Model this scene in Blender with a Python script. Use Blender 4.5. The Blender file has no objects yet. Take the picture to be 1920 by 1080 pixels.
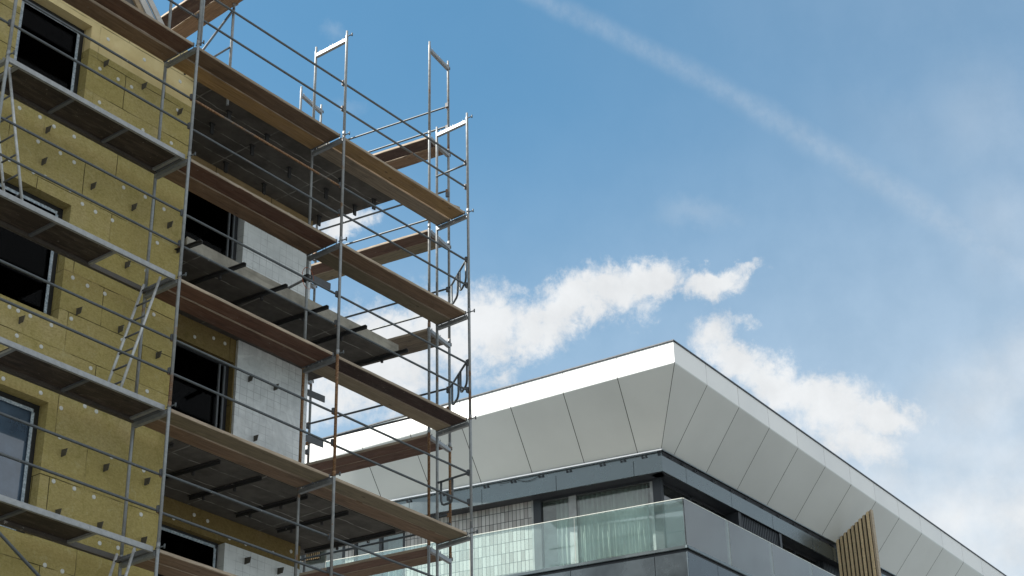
import bpy, bmesh, math, random
from mathutils import Vector, Matrix, noise as mnoise
random.seed(7)
R = math.radians
sc = bpy.context.scene
col = sc.collection

# ------------------------------------------------------------------ camera
# world axes: X runs along the insulated facade (to the right, away from the viewer),
# Y runs into the building, Z up; the origin is the far right scaffold standard at its top deck.
cam = bpy.data.cameras.new('camera')
cam.sensor_width = 36.0
cam.lens = 3247.36 / 1920 * 36.0
cam.clip_start = 0.1
cam.clip_end = 3000
cam_ob = bpy.data.objects.new('camera', cam)
col.objects.link(cam_ob)
cR = Vector((0.61615646, -0.78733147, -0.02145657))
cU = Vector((-0.3633538, -0.30831547, 0.87915618))
cF = Vector((0.69880272, 0.53390143, 0.47605045))
m = Matrix.Identity(4)
for i in range(3):
    m[i][0], m[i][1], m[i][2] = cR[i], cU[i], -cF[i]
m[0][3], m[1][3], m[2][3] = -20.45598339, -16.56806575, -15.81208868
cam_ob.matrix_world = m
sc.camera = cam_ob

# ------------------------------------------------------------------ view, sun, sky
sc.view_settings.view_transform = 'Standard'
sc.view_settings.look = 'None'
sc.view_settings.exposure = 1.1
sc.view_settings.gamma = 1.0
SUN_AZ, SUN_EL = 138.0, 45.0          # direction towards the sun, degrees (azimuth from +X to +Y)
SKY_STRENGTH = 0.10
sun = bpy.data.lights.new('sun', 'SUN')
sun.energy = 5.0
sun.angle = R(0.5)
sun.color = (1.0, 0.95, 0.87)
sun_ob = bpy.data.objects.new('sun', sun)
col.objects.link(sun_ob)
sd = Vector((math.cos(R(SUN_EL)) * math.cos(R(SUN_AZ)), math.cos(R(SUN_EL)) * math.sin(R(SUN_AZ)), math.sin(R(SUN_EL))))
sun_ob.rotation_euler = sd.to_track_quat('Z', 'Y').to_euler()
sun_ob.location = (-30, 10, 40)

world = bpy.data.worlds.new('World')
sc.world = world
world.use_nodes = True
wt = world.node_tree
wt.nodes.clear()


class NT:
    """tiny helper for building node graphs"""
    def __init__(self, tree):
        self.t = tree

    def n(self, kind, **kw):
        nd = self.t.nodes.new(kind)
        for k, v in kw.items():
            setattr(nd, k, v)
        return nd

    def put(self, sock, v):
        if v is None:
            return
        if isinstance(v, bpy.types.NodeSocket):
            self.t.links.new(v, sock)
        else:
            if sock.type == 'RGBA' and len(v) == 3:
                v = (*v, 1.0)
            sock.default_value = v

    def math(self, op, a, b=None, c=None, clamp=False):
        nd = self.n('ShaderNodeMath', operation=op, use_clamp=clamp)
        for i, v in enumerate((a, b, c)):
            self.put(nd.inputs[i], v)
        return nd.outputs[0]

    def vec(self, op, a, b=None, out=0):
        nd = self.n('ShaderNodeVectorMath', operation=op)
        self.put(nd.inputs[0], a)
        if b is not None:
            self.put(nd.inputs[3 if op == 'SCALE' else 1], b)
        return nd.outputs[out]

    def comb(self, x=0.0, y=0.0, z=0.0):
        nd = self.n('ShaderNodeCombineXYZ')
        for i, v in enumerate((x, y, z)):
            self.put(nd.inputs[i], v)
        return nd.outputs[0]

    def sep(self, v):
        nd = self.n('ShaderNodeSeparateXYZ')
        self.put(nd.inputs[0], v)
        return nd.outputs

    def remap(self, v, a, b, c=0.0, d=1.0, smooth=True):
        nd = self.n('ShaderNodeMapRange', interpolation_type='SMOOTHSTEP' if smooth else 'LINEAR')
        for i, x in enumerate((v, a, b, c, d)):
            self.put(nd.inputs[i], x)
        return nd.outputs[0]

    def noise(self, v, scale, detail=4.0, rough=0.5, out=0, dist=0.0):
        nd = self.n('ShaderNodeTexNoise')
        self.put(nd.inputs['Vector'], v)
        nd.inputs['Scale'].default_value = scale
        nd.inputs['Detail'].default_value = detail
        nd.inputs['Roughness'].default_value = rough
        nd.inputs['Distortion'].default_value = dist
        return nd.outputs[out]

    def mix(self, f, a, b, blend='MIX'):
        nd = self.n('ShaderNodeMix', data_type='RGBA', blend_type=blend)
        self.put(nd.inputs[0], f)
        self.put(nd.inputs[6], a)
        self.put(nd.inputs[7], b)
        return nd.outputs[2]


W = NT(wt)
# cloud lumps: azimuth, elevation (radians), 2x2 shape matrix, density
BLOBS = [
 (0.7423,0.4504,-18.89,6.02,-8.04,-31.37,1.00), (0.7652,0.5296,-39.59,9.45,-19.40,-106.62,0.75),
 (0.7014,0.4660,-32.31,-0.04,0.09,-40.67,1.00), (0.6687,0.4703,-38.61,-0.72,0.69,-45.13,1.00),
 (0.6394,0.4675,-33.77,5.48,-8.34,-64.33,0.95), (0.6111,0.4811,-28.04,13.08,-21.22,-57.76,1.00),
 (0.5864,0.4877,-47.90,-3.03,3.31,-67.67,0.90), (0.5626,0.4910,-38.32,3.14,-5.25,-81.23,1.00),
 (0.5683,0.4744,-40.37,-91.27,92.94,-51.56,0.50), (0.5224,0.4861,-46.73,4.63,-8.13,-101.77,0.95),
 (0.4995,0.4916,-65.44,25.92,-60.75,-193.19,0.60), (0.6641,0.4404,-47.61,13.06,-27.16,-121.61,0.50),
 (0.6434,0.4498,-65.03,-2.07,5.18,-203.32,0.40), (0.5236,0.4562,-54.04,-41.66,37.34,-59.66,0.75),
 (0.5076,0.4635,-71.31,-21.72,64.13,-263.42,0.45), (0.5116,0.4415,-34.54,-22.06,35.39,-67.53,0.95),
 (0.4831,0.4269,-28.32,-16.35,30.33,-63.36,1.00), (0.4581,0.4155,-29.23,-10.68,17.15,-57.18,1.00),
 (0.4272,0.4043,-36.00,-8.61,17.24,-90.73,0.95), (0.4450,0.3916,-25.54,-13.86,34.16,-74.43,0.80),
 (0.4113,0.4031,-78.02,-11.80,18.61,-166.27,0.50),
 (0.7749,0.4284,-23.94,7.98,-14.21,-52.33,0.70),
]
HAZE = [
 (0.3725,0.3384,-10.75,-0.97,0.88,-25.0,0.97), (0.3631,0.4062,-17.0,6.8,-11.4,-30.0,0.52),
 (0.3928,0.3592,-20.0,-3.2,3.4,-30.0,0.55), (0.3409,0.4241,-40.0,-7.5,6.1,-42.0,0.42),
 (0.4383,0.3939,-15.02,-4.98,9.64,-35.51,0.40), (0.385,0.385,-17.0,-5.0,10.0,-38.0,0.45),
 (0.338,0.372,-15.0,-4.0,8.0,-36.0,0.55), (0.350,0.338,-11.0,-2.0,5.0,-26.0,0.85), (0.420,0.368,-20.0,-8.0,14.0,-50.0,0.60), (0.5267,0.5325,-37.20,-7.45,19.02,-123.95,0.14),
 (0.3369,0.5617,-18.72,-18.20,17.70,-23.47,0.13), (0.3351,0.5042,-33.66,6.33,-4.42,-27.74,0.16),
 (0.7749,0.6402,-101.65,80.16,-80.16,-157.06,0.12), (0.7604,0.6000,-90.56,2.98,-6.67,-219.64,0.10),
 (0.3816,0.5627,-15.82,-10.13,23.98,-48.86,0.06),
]
tc = W.n('ShaderNodeTexCoord').outputs['Generated']
dx, dy, dz = W.sep(tc)
az = W.math('ARCTAN2', dy, dx)
el = W.math('ARCSINE', dz)
p0 = W.comb(az, el, 0.0)
n1 = W.noise(p0, 26.0, 6.0, 0.55, out=1)
n2 = W.noise(p0, 120.0, 7.0, 0.66, out=1)
warp = W.vec('ADD', W.vec('SCALE', W.vec('SUBTRACT', n1, (0.5, 0.5, 0.5)), 0.028),
             W.vec('SCALE', W.vec('SUBTRACT', n2, (0.5, 0.5, 0.5)), 0.017))
pw = W.vec('ADD', W.vec('ADD', p0, warp), (0.0, -0.005, 0.0))
fb = W.noise(p0, 62.0, 11.0, 0.70, dist=0.25)


def blob_sum(blobs, p, inner):
    acc = None
    for a, e, m00, m01, m10, m11, s in blobs:
        q = W.vec('SUBTRACT', p, (a, e, 0.0))
        u_ = W.vec('DOT_PRODUCT', q, (m00, m01, 0.0), out=1)
        v_ = W.vec('DOT_PRODUCT', q, (m10, m11, 0.0), out=1)
        r = W.vec('LENGTH', W.comb(u_, v_, 0.0), out=1)
        k = W.remap(r, inner, 1.6, s, 0.0)
        acc = k if acc is None else W.math('MAXIMUM', acc, k)
    return acc


dens = blob_sum(BLOBS, pw, 0.15)
dens = W.math('MULTIPLY', W.remap(W.math('ADD', dens, W.math('MULTIPLY', W.math('SUBTRACT', fb, 0.5), 1.55)), 0.06, 0.90), W.remap(dens, 0.0, 0.22))
hz = blob_sum(HAZE, W.vec('ADD', p0, W.vec('SCALE', warp, 0.8)), 0.0)
hz = W.math('MULTIPLY', hz, W.remap(W.noise(p0, 22.0, 6.0, 0.6), 0.2, 0.75, 0.55, 1.1))
# old contrail: a soft curved band
x_ = W.math('SUBTRACT', az, 0.45)
poly = W.math('ADD', W.math('MULTIPLY', W.math('ADD', W.math('MULTIPLY', W.math('ADD', W.math('MULTIPLY', x_, -0.3938), -0.7496), x_), 0.6626), x_), 0.5689)
wid = W.math('MAXIMUM', W.math('ADD', W.math('MULTIPLY', x_, -0.024), 0.0112), 0.004)
dd = W.math('DIVIDE', W.math('ABSOLUTE', W.math('SUBTRACT', W.math('ADD', el, W.math('MULTIPLY', W.math('SUBTRACT', W.noise(p0, 40.0, 4.0), 0.5), 0.007)), poly)), wid)
tr = W.remap(dd, 0.0, 1.3, 1.0, 0.0)
tr = W.math('MULTIPLY', tr, W.remap(W.noise(p0, 130.0, 5.0, 0.6), 0.25, 0.75, 0.075, 0.165))
tr = W.math('MULTIPLY', tr, W.math('MULTIPLY', W.remap(az, 0.15, 0.24), W.remap(az, 0.95, 0.72)))
base = W.math('ADD', W.remap(el, 0.62, 0.36, 0.03, 0.36), W.math('ADD', W.remap(az, 0.72, 0.28, 0.0, 0.14), W.remap(az, 0.10, -0.50, 0.0, 0.20)))
veil = W.math('SUBTRACT', 1.0, W.math('MULTIPLY', W.math('SUBTRACT', 1.0, W.math('MAXIMUM', hz, tr)), W.math('SUBTRACT', 1.0, base)))
# unseen broken cloud added around and behind the viewer for neutral fill and reflections
away = W.math('MAXIMUM', W.remap(W.math('ABSOLUTE', W.math('SUBTRACT', az, 0.35)), 0.78, 1.05), W.remap(el, 0.80, 1.05))
oth = W.math('MULTIPLY', W.remap(W.noise(tc, 3.2, 8.0, 0.6), 0.24, 0.48, 0.0, 0.97), W.remap(el, 0.10, 0.42, 0.15, 1.0))
dens = W.math('MAXIMUM', dens, W.math('MULTIPLY', oth, away))
total = W.math('SUBTRACT', 1.0, W.math('MULTIPLY', W.math('SUBTRACT', 1.0, dens), W.math('SUBTRACT', 1.0, veil)), clamp=True)
sky = W.n('ShaderNodeTexSky', sky_type='NISHITA')
sky.sun_disc = False
sky.sun_elevation = R(SUN_EL)
sky.sun_rotation = R(90.0 - SUN_AZ)
sky.air_density = 1.0
sky.dust_density = 0.6
sky.ozone_density = 1.0
skyc = W.mix(1.0, sky.outputs[0], (0.46, 0.835, 0.86), 'MULTIPLY')
shade = W.remap(W.noise(p0, 30.0, 6.0, 0.6), 0.25, 0.75, 0.86, 1.0)
cl = W.vec('SCALE', (0.425 / SKY_STRENGTH, 0.434 / SKY_STRENGTH, 0.440 / SKY_STRENGTH), shade)
final = W.mix(W.math('MULTIPLY', total, 0.97), skyc, cl)
bg = W.n('ShaderNodeBackground')
W.put(bg.inputs[0], final)
bg.inputs[1].default_value = SKY_STRENGTH
wo = W.n('ShaderNodeOutputWorld')
wt.links.new(bg.outputs[0], wo.inputs[0])


# ------------------------------------------------------------------ materials
def new_mat(name):
    mt = bpy.data.materials.new(name)
    mt.use_nodes = True
    t = NT(mt.node_tree)
    b = mt.node_tree.nodes['Principled BSDF']
    return mt, t, b


def bump(t, b, h, strength=0.3, dist=0.01):
    nd = t.n('ShaderNodeBump')
    nd.inputs['Strength'].default_value = strength
    nd.inputs['Distance'].default_value = dist
    t.put(nd.inputs['Height'], h)
    t.put(b.inputs['Normal'], nd.outputs[0])


def objcoord(t):
    return t.n('ShaderNodeTexCoord').outputs['Object']


def rand_shift(t, v, amt=37.0):
    r = t.n('ShaderNodeObjectInfo').outputs['Random']
    return t.vec('ADD', v, t.comb(t.math('MULTIPLY', r, amt), t.math('MULTIPLY', r, amt * 1.7), t.math('MULTIPLY', r, amt * 0.6))), r


def wood(name, c1, c2, stain=(0.05, 0.035, 0.022), stain_amt=0.6, speck=0.0):
    mt, t, b = new_mat(name)
    v, r = rand_shift(t, objcoord(t))
    g = t.vec('MULTIPLY', v, (0.9, 16.0, 16.0))
    ring = t.noise(g, 1.6, 6.0, 0.6, dist=1.2)
    fine = t.noise(t.vec('MULTIPLY', v, (2.0, 90.0, 90.0)), 1.2, 3.0, 0.6)
    c = t.mix(t.remap(ring, 0.32, 0.68), c1, c2)
    c = t.mix(t.math('MULTIPLY', t.remap(fine, 0.42, 0.70), 0.62), c, tuple(x * 0.45 for x in c1))
    big = t.noise(t.vec('MULTIPLY', v, (0.8, 2.2, 2.2)), 1.7, 5.0, 0.65)
    c = t.mix(t.math('MULTIPLY', t.remap(big, 0.50, 0.72), stain_amt), c, stain)
    wth = t.noise(t.vec('MULTIPLY', v, (1.0, 5.0, 5.0)), 2.2, 7.0, 0.7)
    c = t.mix(t.remap(wth, 0.46, 0.70, 0.0, 0.50), c, tuple(0.5 * (k + 0.20) * f for k, f in zip(c2, (1.0, 0.86, 0.72))))
    vo = t.n('ShaderNodeTexVoronoi')
    t.put(vo.inputs['Vector'], t.vec('MULTIPLY', v, (1.0, 2.6, 2.6)))
    vo.inputs['Scale'].default_value = 2.1
    knot = t.remap(vo.outputs['Distance'], 0.05, 0.11, 0.8, 0.0)
    c = t.mix(knot, c, tuple(x * 0.3 for x in c1))
    spl = t.remap(t.noise(t.vec('MULTIPLY', v, (1.0, 1.4, 1.4)), 11.0, 7.0, 0.75), 0.615, 0.70, 0.0, 0.5)
    c = t.mix(spl, c, (0.40, 0.37, 0.32))
    if speck:
        sp = t.remap(t.noise(v, 38.0, 3.0, 0.7), 0.66, 0.72, 0.0, speck)
        c = t.mix(sp, c, (0.42, 0.40, 0.36))
    hv = t.n('ShaderNodeHueSaturation')
    t.put(hv.inputs['Color'], c)
    t.put(hv.inputs['Value'], t.remap(r, 0.0, 1.0, 0.82, 1.18, smooth=False))
    t.put(b.inputs['Base Color'], hv.outputs[0])
    b.inputs['Roughness'].default_value = 0.72
    bump(t, b, ring, 0.35, 0.004)
    return mt


def steel(name, base=(0.42, 0.44, 0.46), rust=0.0, rough=0.42, metal=0.65):
    mt, t, b = new_mat(name)
    v, r = rand_shift(t, objcoord(t))
    n = t.noise(v, 14.0, 5.0, 0.65)
    c = t.mix(t.remap(n, 0.3, 0.7), tuple(x * 0.72 for x in base), base)
    blot = t.noise(t.vec('MULTIPLY', v, (1.0, 1.0, 1.0)), 2.3, 4.0, 0.6)
    thr = 0.74 - rust * 0.5
    f = t.remap(t.math('ADD', blot, t.math('MULTIPLY', t.math('SUBTRACT', n, 0.5), 0.35)), thr, thr + 0.09)
    rc = t.mix(t.remap(t.noise(v, 40.0, 3.0), 0.35, 0.65), (0.13, 0.055, 0.022), (0.26, 0.15, 0.07))
    c = t.mix(t.math('MULTIPLY', f, min(1.0, 0.55 + rust)), c, rc)
    # dried plaster and cement splashes
    sp = t.remap(t.noise(v, 9.0, 6.0, 0.75), 0.64, 0.69, 0.0, 0.75)
    c = t.mix(sp, c, (0.55, 0.54, 0.50))
    t.put(b.inputs['Base Color'], c)
    t.put(b.inputs['Metallic'], t.math('MULTIPLY', t.math('SUBTRACT', 1.0, t.math('MAXIMUM', f, sp)), metal))
    t.put(b.inputs['Roughness'], t.remap(n, 0.2, 0.8, rough - 0.08, rough + 0.16))
    bump(t, b, n, 0.15, 0.002)
    return mt


def plain(name, c, rough=0.6, metal=0.0, var=0.12, scale=6.0, spec=None):
    mt, t, b = new_mat(name)
    n = t.noise(objcoord(t), scale, 5.0, 0.6)
    cc = t.mix(t.remap(n, 0.3, 0.7), tuple(x * (1 - var) for x in c), tuple(min(1, x * (1 + var)) for x in c))
    t.put(b.inputs['Base Color'], cc)
    t.put(b.inputs['Roughness'], t.remap(n, 0.2, 0.8, max(0.02, rough - 0.06), min(1, rough + 0.06)))
    b.inputs['Metallic'].default_value = metal
    if spec is not None:
        b.inputs['Specular IOR Level'].default_value = spec
    return mt


def panel_mat(name, c, rough):
    mt, t, b = new_mat(name)
    o = objcoord(t)
    r = t.n('ShaderNodeObjectInfo').outputs['Random']
    n = t.noise(o, 0.5, 4.0, 0.55)
    cc = t.mix(t.remap(n, 0.3, 0.7), tuple(k * 0.955 for k in c), tuple(min(1.0, k * 1.035) for k in c))
    hv = t.n('ShaderNodeHueSaturation')
    t.put(hv.inputs['Color'], cc)
    t.put(hv.inputs['Value'], t.remap(r, 0.0, 1.0, 0.965, 1.03, smooth=False))
    st = t.noise(t.vec('MULTIPLY', o, (3.0, 3.0, 0.5)), 2.2, 6.0, 0.7)
    cc = t.mix(t.remap(st, 0.60, 0.80, 0.0, 0.16), hv.outputs[0], (0.42, 0.42, 0.39))
    t.put(b.inputs['Base Color'], cc)
    t.put(b.inputs['Roughness'], t.remap(n, 0.2, 0.8, rough - 0.08, rough + 0.08))
    bump(t, b, t.noise(o, 1.1, 2.0, 0.4), 0.35, 0.012)
    return mt


def mineral_wool(name='mineral_wool_boards', gain=1.0, tint=(1, 1, 1)):
    mt, t, b = new_mat(name)
    o = objcoord(t)
    x, y, z = t.sep(o)
    wob = t.math('MULTIPLY', t.math('SUBTRACT', t.noise(o, 3.0, 4.0), 0.5), 0.025)
    v = t.comb(t.math('ADD', t.math('ADD', x, y), wob), t.math('ADD', z, wob), 0.0)
    br = t.n('ShaderNodeTexBrick', offset=0.42, offset_frequency=2)
    t.put(br.inputs['Vector'], v)
    br.inputs['Scale'].default_value = 1.0
    br.inputs['Mortar Size'].default_value = 0.008
    br.inputs['Mortar Smooth'].default_value = 0.4
    br.inputs['Brick Width'].default_value = 1.32
    br.inputs['Row Height'].default_value = 0.605
    t.put(br.inputs['Color1'], (0.0, 0.0, 0.0))
    t.put(br.inputs['Color2'], (1.0, 1.0, 1.0))
    t.put(br.inputs['Mortar'], (0.5, 0.5, 0.5))
    board = t.n('ShaderNodeSeparateColor')
    t.put(board.inputs[0], br.outputs['Color'])
    fib = t.noise(t.vec('MULTIPLY', o, (1.0, 1.0, 1.6)), 22.0, 8.0, 0.72, dist=0.6)
    soft = t.noise(o, 2.2, 5.0, 0.6)
    c = t.mix(board.outputs[0], (0.370, 0.300, 0.112), (0.480, 0.392, 0.190))
    c = t.mix(t.remap(soft, 0.35, 0.7), c, (0.425, 0.350, 0.140))
    c = t.mix(t.math('MULTIPLY', t.remap(fib, 0.34, 0.62, 1.0, 0.0), 0.42), c, (0.17, 0.145, 0.04))
    scr = t.noise(t.vec('MULTIPLY', o, (14.0, 14.0, 5.0)), 1.6, 6.0, 0.75, dist=2.5)
    c = t.mix(t.remap(scr, 0.585, 0.70, 0.0, 0.45), c, (0.56, 0.52, 0.33))
    pat = t.noise(o, 6.5, 7.0, 0.7, dist=1.0)
    c = t.mix(t.remap(pat, 0.52, 0.68, 0.0, 0.45), c, (0.235, 0.205, 0.06))
    c = t.mix(t.remap(pat, 0.46, 0.32, 0.0, 0.35), c, (0.48, 0.43, 0.24))
    # the topmost course is a paler, tan batch of boards
    c = t.mix(t.remap(t.math('ADD', z, wob), 17.05, 17.062), c, t.mix(t.remap(soft, 0.3, 0.7), (0.62, 0.50, 0.25), (0.72, 0.60, 0.33)))
    # joints open only here and there
    jf = t.math('MULTIPLY', br.outputs['Fac'], t.remap(t.noise(o, 1.7, 4.0), 0.38, 0.60, 0.05, 0.9))
    c = t.mix(jf, c, (0.05, 0.042, 0.018))
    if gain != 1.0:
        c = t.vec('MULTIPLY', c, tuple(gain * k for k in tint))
    t.put(b.inputs['Base Color'], c)
    b.inputs['Roughness'].default_value = 0.95
    b.inputs['Specular IOR Level'].default_value = 0.15
    h = t.math('SUBTRACT', fib, t.math('MULTIPLY', br.outputs['Fac'], 1.2))
    bump(t, b, h, 0.7, 0.012)
    return mt


def concrete(name, base, streak=(0.30, 0.29, 0.27), seams=True):
    mt, t, b = new_mat(name)
    o = objcoord(t)
    x, y, z = t.sep(o)
    n = t.noise(o, 3.0, 7.0, 0.65)
    c = t.mix(t.remap(n, 0.3, 0.72), tuple(k * 0.55 for k in base), base)
    st = t.noise(t.vec('MULTIPLY', o, (0.7, 7.0, 7.0)), 1.5, 5.0, 0.6, dist=0.8)
    c = t.mix(t.remap(st, 0.56, 0.72, 0.0, 0.5), c, tuple(k * 0.45 for k in base))
    if seams:
        wob = t.math('MULTIPLY', t.math('SUBTRACT', t.noise(o, 2.6, 3.0), 0.5), 0.10)
        fx = t.math('ABSOLUTE', t.math('SUBTRACT', t.math('FRACT', t.math('ADD', t.math('MULTIPLY', t.math('ADD', y, wob), 2.0), 0.13)), 0.5))
        fy = t.math('ABSOLUTE', t.math('SUBTRACT', t.math('FRACT', t.math('ADD', t.math('MULTIPLY', t.math('ADD', x, t.math('MULTIPLY', wob, 0.4)), 0.66), 0.31)), 0.5))
        line = t.math('MAXIMUM', t.remap(fx, 0.012, 0.030, 1.0, 0.0), t.remap(fy, 0.005, 0.012, 0.7, 0.0))
        line = t.math('MULTIPLY', line, t.remap(t.noise(o, 4.0, 4.0), 0.36, 0.58, 0.10, 1.0))
        c = t.mix(line, c, streak)
    t.put(b.inputs['Base Color'], c)
    b.inputs['Roughness'].default_value = 0.9
    bump(t, b, n, 0.4, 0.006)
    return mt


def eps(name, film=False):
    mt, t, b = new_mat(name)
    o = objcoord(t)
    x, y, z = t.sep(o)
    n = t.noise(o, 2.3, 6.0, 0.6)
    c = t.mix(t.remap(n, 0.3, 0.7), (0.66, 0.69, 0.70), (0.84, 0.87, 0.88))
    wob = t.math('MULTIPLY', t.math('SUBTRACT', t.noise(o, 7.0, 3.0), 0.5), 0.012)
    fx = t.math('ABSOLUTE', t.math('SUBTRACT', t.math('FRACT', t.math('MULTIPLY', t.math('ADD', x, wob), 6.5)), 0.5))
    fz = t.math('ABSOLUTE', t.math('SUBTRACT', t.math('FRACT', t.math('MULTIPLY', t.math('ADD', z, wob), 7.5)), 0.5))
    ln = t.math('MAXIMUM', t.remap(fx, 0.015, 0.05, 1.0, 0.0), t.remap(fz, 0.015, 0.05, 1.0, 0.0))
    ln = t.math('MULTIPLY', ln, t.remap(t.noise(o, 2.0, 4.0), 0.36, 0.62, 0.02, 0.5))
    c = t.mix(ln, c, (0.16, 0.17, 0.18))
    d = t.noise(t.vec('MULTIPLY', o, (3.0, 3.0, 1.0)), 3.0, 6.0, 0.7)
    c = t.mix(t.remap(d, 0.62, 0.80, 0.0, 0.45), c, (0.25, 0.23, 0.19))
    if film:
        rg = t.remap(t.noise(o, 2.8, 4.0, 0.5, dist=2.0), 0.35, 0.65)
        c = t.mix(t.math('MULTIPLY', rg, 0.25), c, (0.42, 0.44, 0.46))
        bump(t, b, t.noise(o, 3.2, 5.0, 0.55, dist=2.5), 0.8, 0.03)
        b.inputs['Roughness'].default_value = 0.38
    else:
        b.inputs['Roughness'].default_value = 0.8
        bump(t, b, n, 0.2, 0.004)
    t.put(b.inputs['Base Color'], c)
    return mt


def glass_mix(name, tint, refl=1.0, dirt_sheen=0.06, dirt_sheen_col=(0.6, 0.7, 0.7), ior=1.5):  # diffuse share: grime, plus painted sky reflection on the bluish pane
    mt, t, b = new_mat(name)
    mt.node_tree.nodes.remove(b)
    out = [n for n in mt.node_tree.nodes if n.type == 'OUTPUT_MATERIAL'][0]
    tr = t.n('ShaderNodeBsdfTransparent')
    t.put(tr.inputs[0], tint)
    gl = t.n('ShaderNodeBsdfGlossy')
    gl.inputs['Roughness'].default_value = 0.02
    df = t.n('ShaderNodeBsdfDiffuse')
    t.put(df.inputs[0], dirt_sheen_col)
    fr = t.n('ShaderNodeFresnel')
    fr.inputs[0].default_value = ior
    m1 = t.n('ShaderNodeMixShader')
    n = t.noise(objcoord(t), 1.3, 5.0, 0.6)
    t.put(m1.inputs[0], t.remap(n, 0.2, 0.8, dirt_sheen * 0.5, dirt_sheen * 1.5))
    mt.node_tree.links.new(tr.outputs[0], m1.inputs[1])
    mt.node_tree.links.new(df.outputs[0], m1.inputs[2])
    m2 = t.n('ShaderNodeMixShader')
    t.put(m2.inputs[0], t.math('MULTIPLY', fr.outputs[0], refl, clamp=True))
    mt.node_tree.links.new(m1.outputs[0], m2.inputs[1])
    mt.node_tree.links.new(gl.outputs[0], m2.inputs[2])
    mt.node_tree.links.new(m2.outputs[0], out.inputs[0])
    return mt


def tile_mat():
    mt, t, b = new_mat('glazed_wall_tiles')
    o = objcoord(t)
    x, y, z = t.sep(o)
    u_ = t.math('ADD', t.math('MULTIPLY', x, -0.2419), t.math('MULTIPLY', y, 0.9703))
    br = t.n('ShaderNodeTexBrick', offset=0.0, offset_frequency=2)
    t.put(br.inputs['Vector'], t.comb(u_, z, 0.0))
    br.inputs['Scale'].default_value = 1.0
    br.inputs['Mortar Size'].default_value = 0.0075
    br.inputs['Mortar Smooth'].default_value = 0.15
    br.inputs['Brick Width'].default_value = 0.102
    br.inputs['Row Height'].default_value = 0.262
    t.put(br.inputs['Color1'], (0.30, 0.28, 0.265))
    t.put(br.inputs['Color2'], (0.50, 0.485, 0.47))
    t.put(br.inputs['Mortar'], (0.035, 0.038, 0.042))
    t.put(b.inputs['Base Color'], br.outputs['Color'])
    b.inputs['Roughness'].default_value = 0.35
    bump(t, b, t.math('SUBTRACT', 1.0, br.outputs['Fac']), 0.5, 0.006)
    return mt


def tape_mat():
    mt, t, b = new_mat('silver_joint_tape')
    o = objcoord(t)
    n = t.noise(o, 30.0, 4.0, 0.7)
    c = t.mix(t.remap(n, 0.35, 0.65), (0.24, 0.31, 0.38), (0.55, 0.62, 0.68))
    t.put(b.inputs['Base Color'], c)
    b.inputs['Roughness'].default_value = 0.5
    b.inputs['Metallic'].default_value = 0.2
    bump(t, b, n, 0.6, 0.006)
    return mt


def curtain_mat(name, c):
    mt, t, b = new_mat(name)
    o = objcoord(t)
    n = t.noise(t.vec('MULTIPLY', o, (18.0, 18.0, 0.8)), 1.5, 4.0, 0.6)
    cc = t.mix(t.remap(n, 0.3, 0.7), tuple(k * 0.82 for k in c), c)
    t.put(b.inputs['Base Color'], cc)
    b.inputs['Roughness'].default_value = 0.85
    tl = t.n('ShaderNodeBsdfTranslucent')
    t.put(tl.inputs[0], cc)
    mx = t.n('ShaderNodeMixShader')
    mx.inputs[0].default_value = 0.35
    out = [k for k in mt.node_tree.nodes if k.type == 'OUTPUT_MATERIAL'][0]
    mt.node_tree.links.new(b.outputs[0], mx.inputs[1])
    mt.node_tree.links.new(tl.outputs[0], mx.inputs[2])
    mt.node_tree.links.new(mx.outputs[0], out.inputs[0])
    return mt


def ground_mat():
    mt, t, b = new_mat('gravel_ground')
    o = objcoord(t)
    n = t.noise(o, 0.35, 8.0, 0.7)
    t.put(b.inputs['Base Color'], t.mix(t.remap(n, 0.3, 0.7), (0.105, 0.108, 0.108), (0.175, 0.180, 0.180)))
    b.inputs['Roughness'].default_value = 0.95
    return mt


WOOD = {
    'red': wood('red_brown_planks', (0.115, 0.055, 0.036), (0.190, 0.098, 0.064), (0.06, 0.03, 0.022), 0.7),
    'brown': wood('brown_planks', (0.170, 0.105, 0.062), (0.255, 0.165, 0.100), (0.07, 0.045, 0.03), 0.6),
    'grey': wood('weathered_grey_planks', (0.205, 0.160, 0.112), (0.290, 0.235, 0.170), (0.08, 0.06, 0.045), 0.6),
    'yellow': wood('yellow_pine_planks', (0.290, 0.175, 0.068), (0.400, 0.255, 0.110), (0.12, 0.08, 0.035), 0.45),
    'pale': wood('pale_planks', (0.310, 0.250, 0.165), (0.400, 0.325, 0.225), (0.15, 0.11, 0.07), 0.45),
    'dark': wood('dark_film_faced_planks', (0.042, 0.020, 0.015), (0.070, 0.034, 0.026), (0.02, 0.012, 0.01), 0.6, speck=0.5),
    'olive': wood('olive_grey_planks', (0.185, 0.150, 0.092), (0.255, 0.210, 0.135), (0.08, 0.065, 0.04), 0.6),
}
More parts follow.
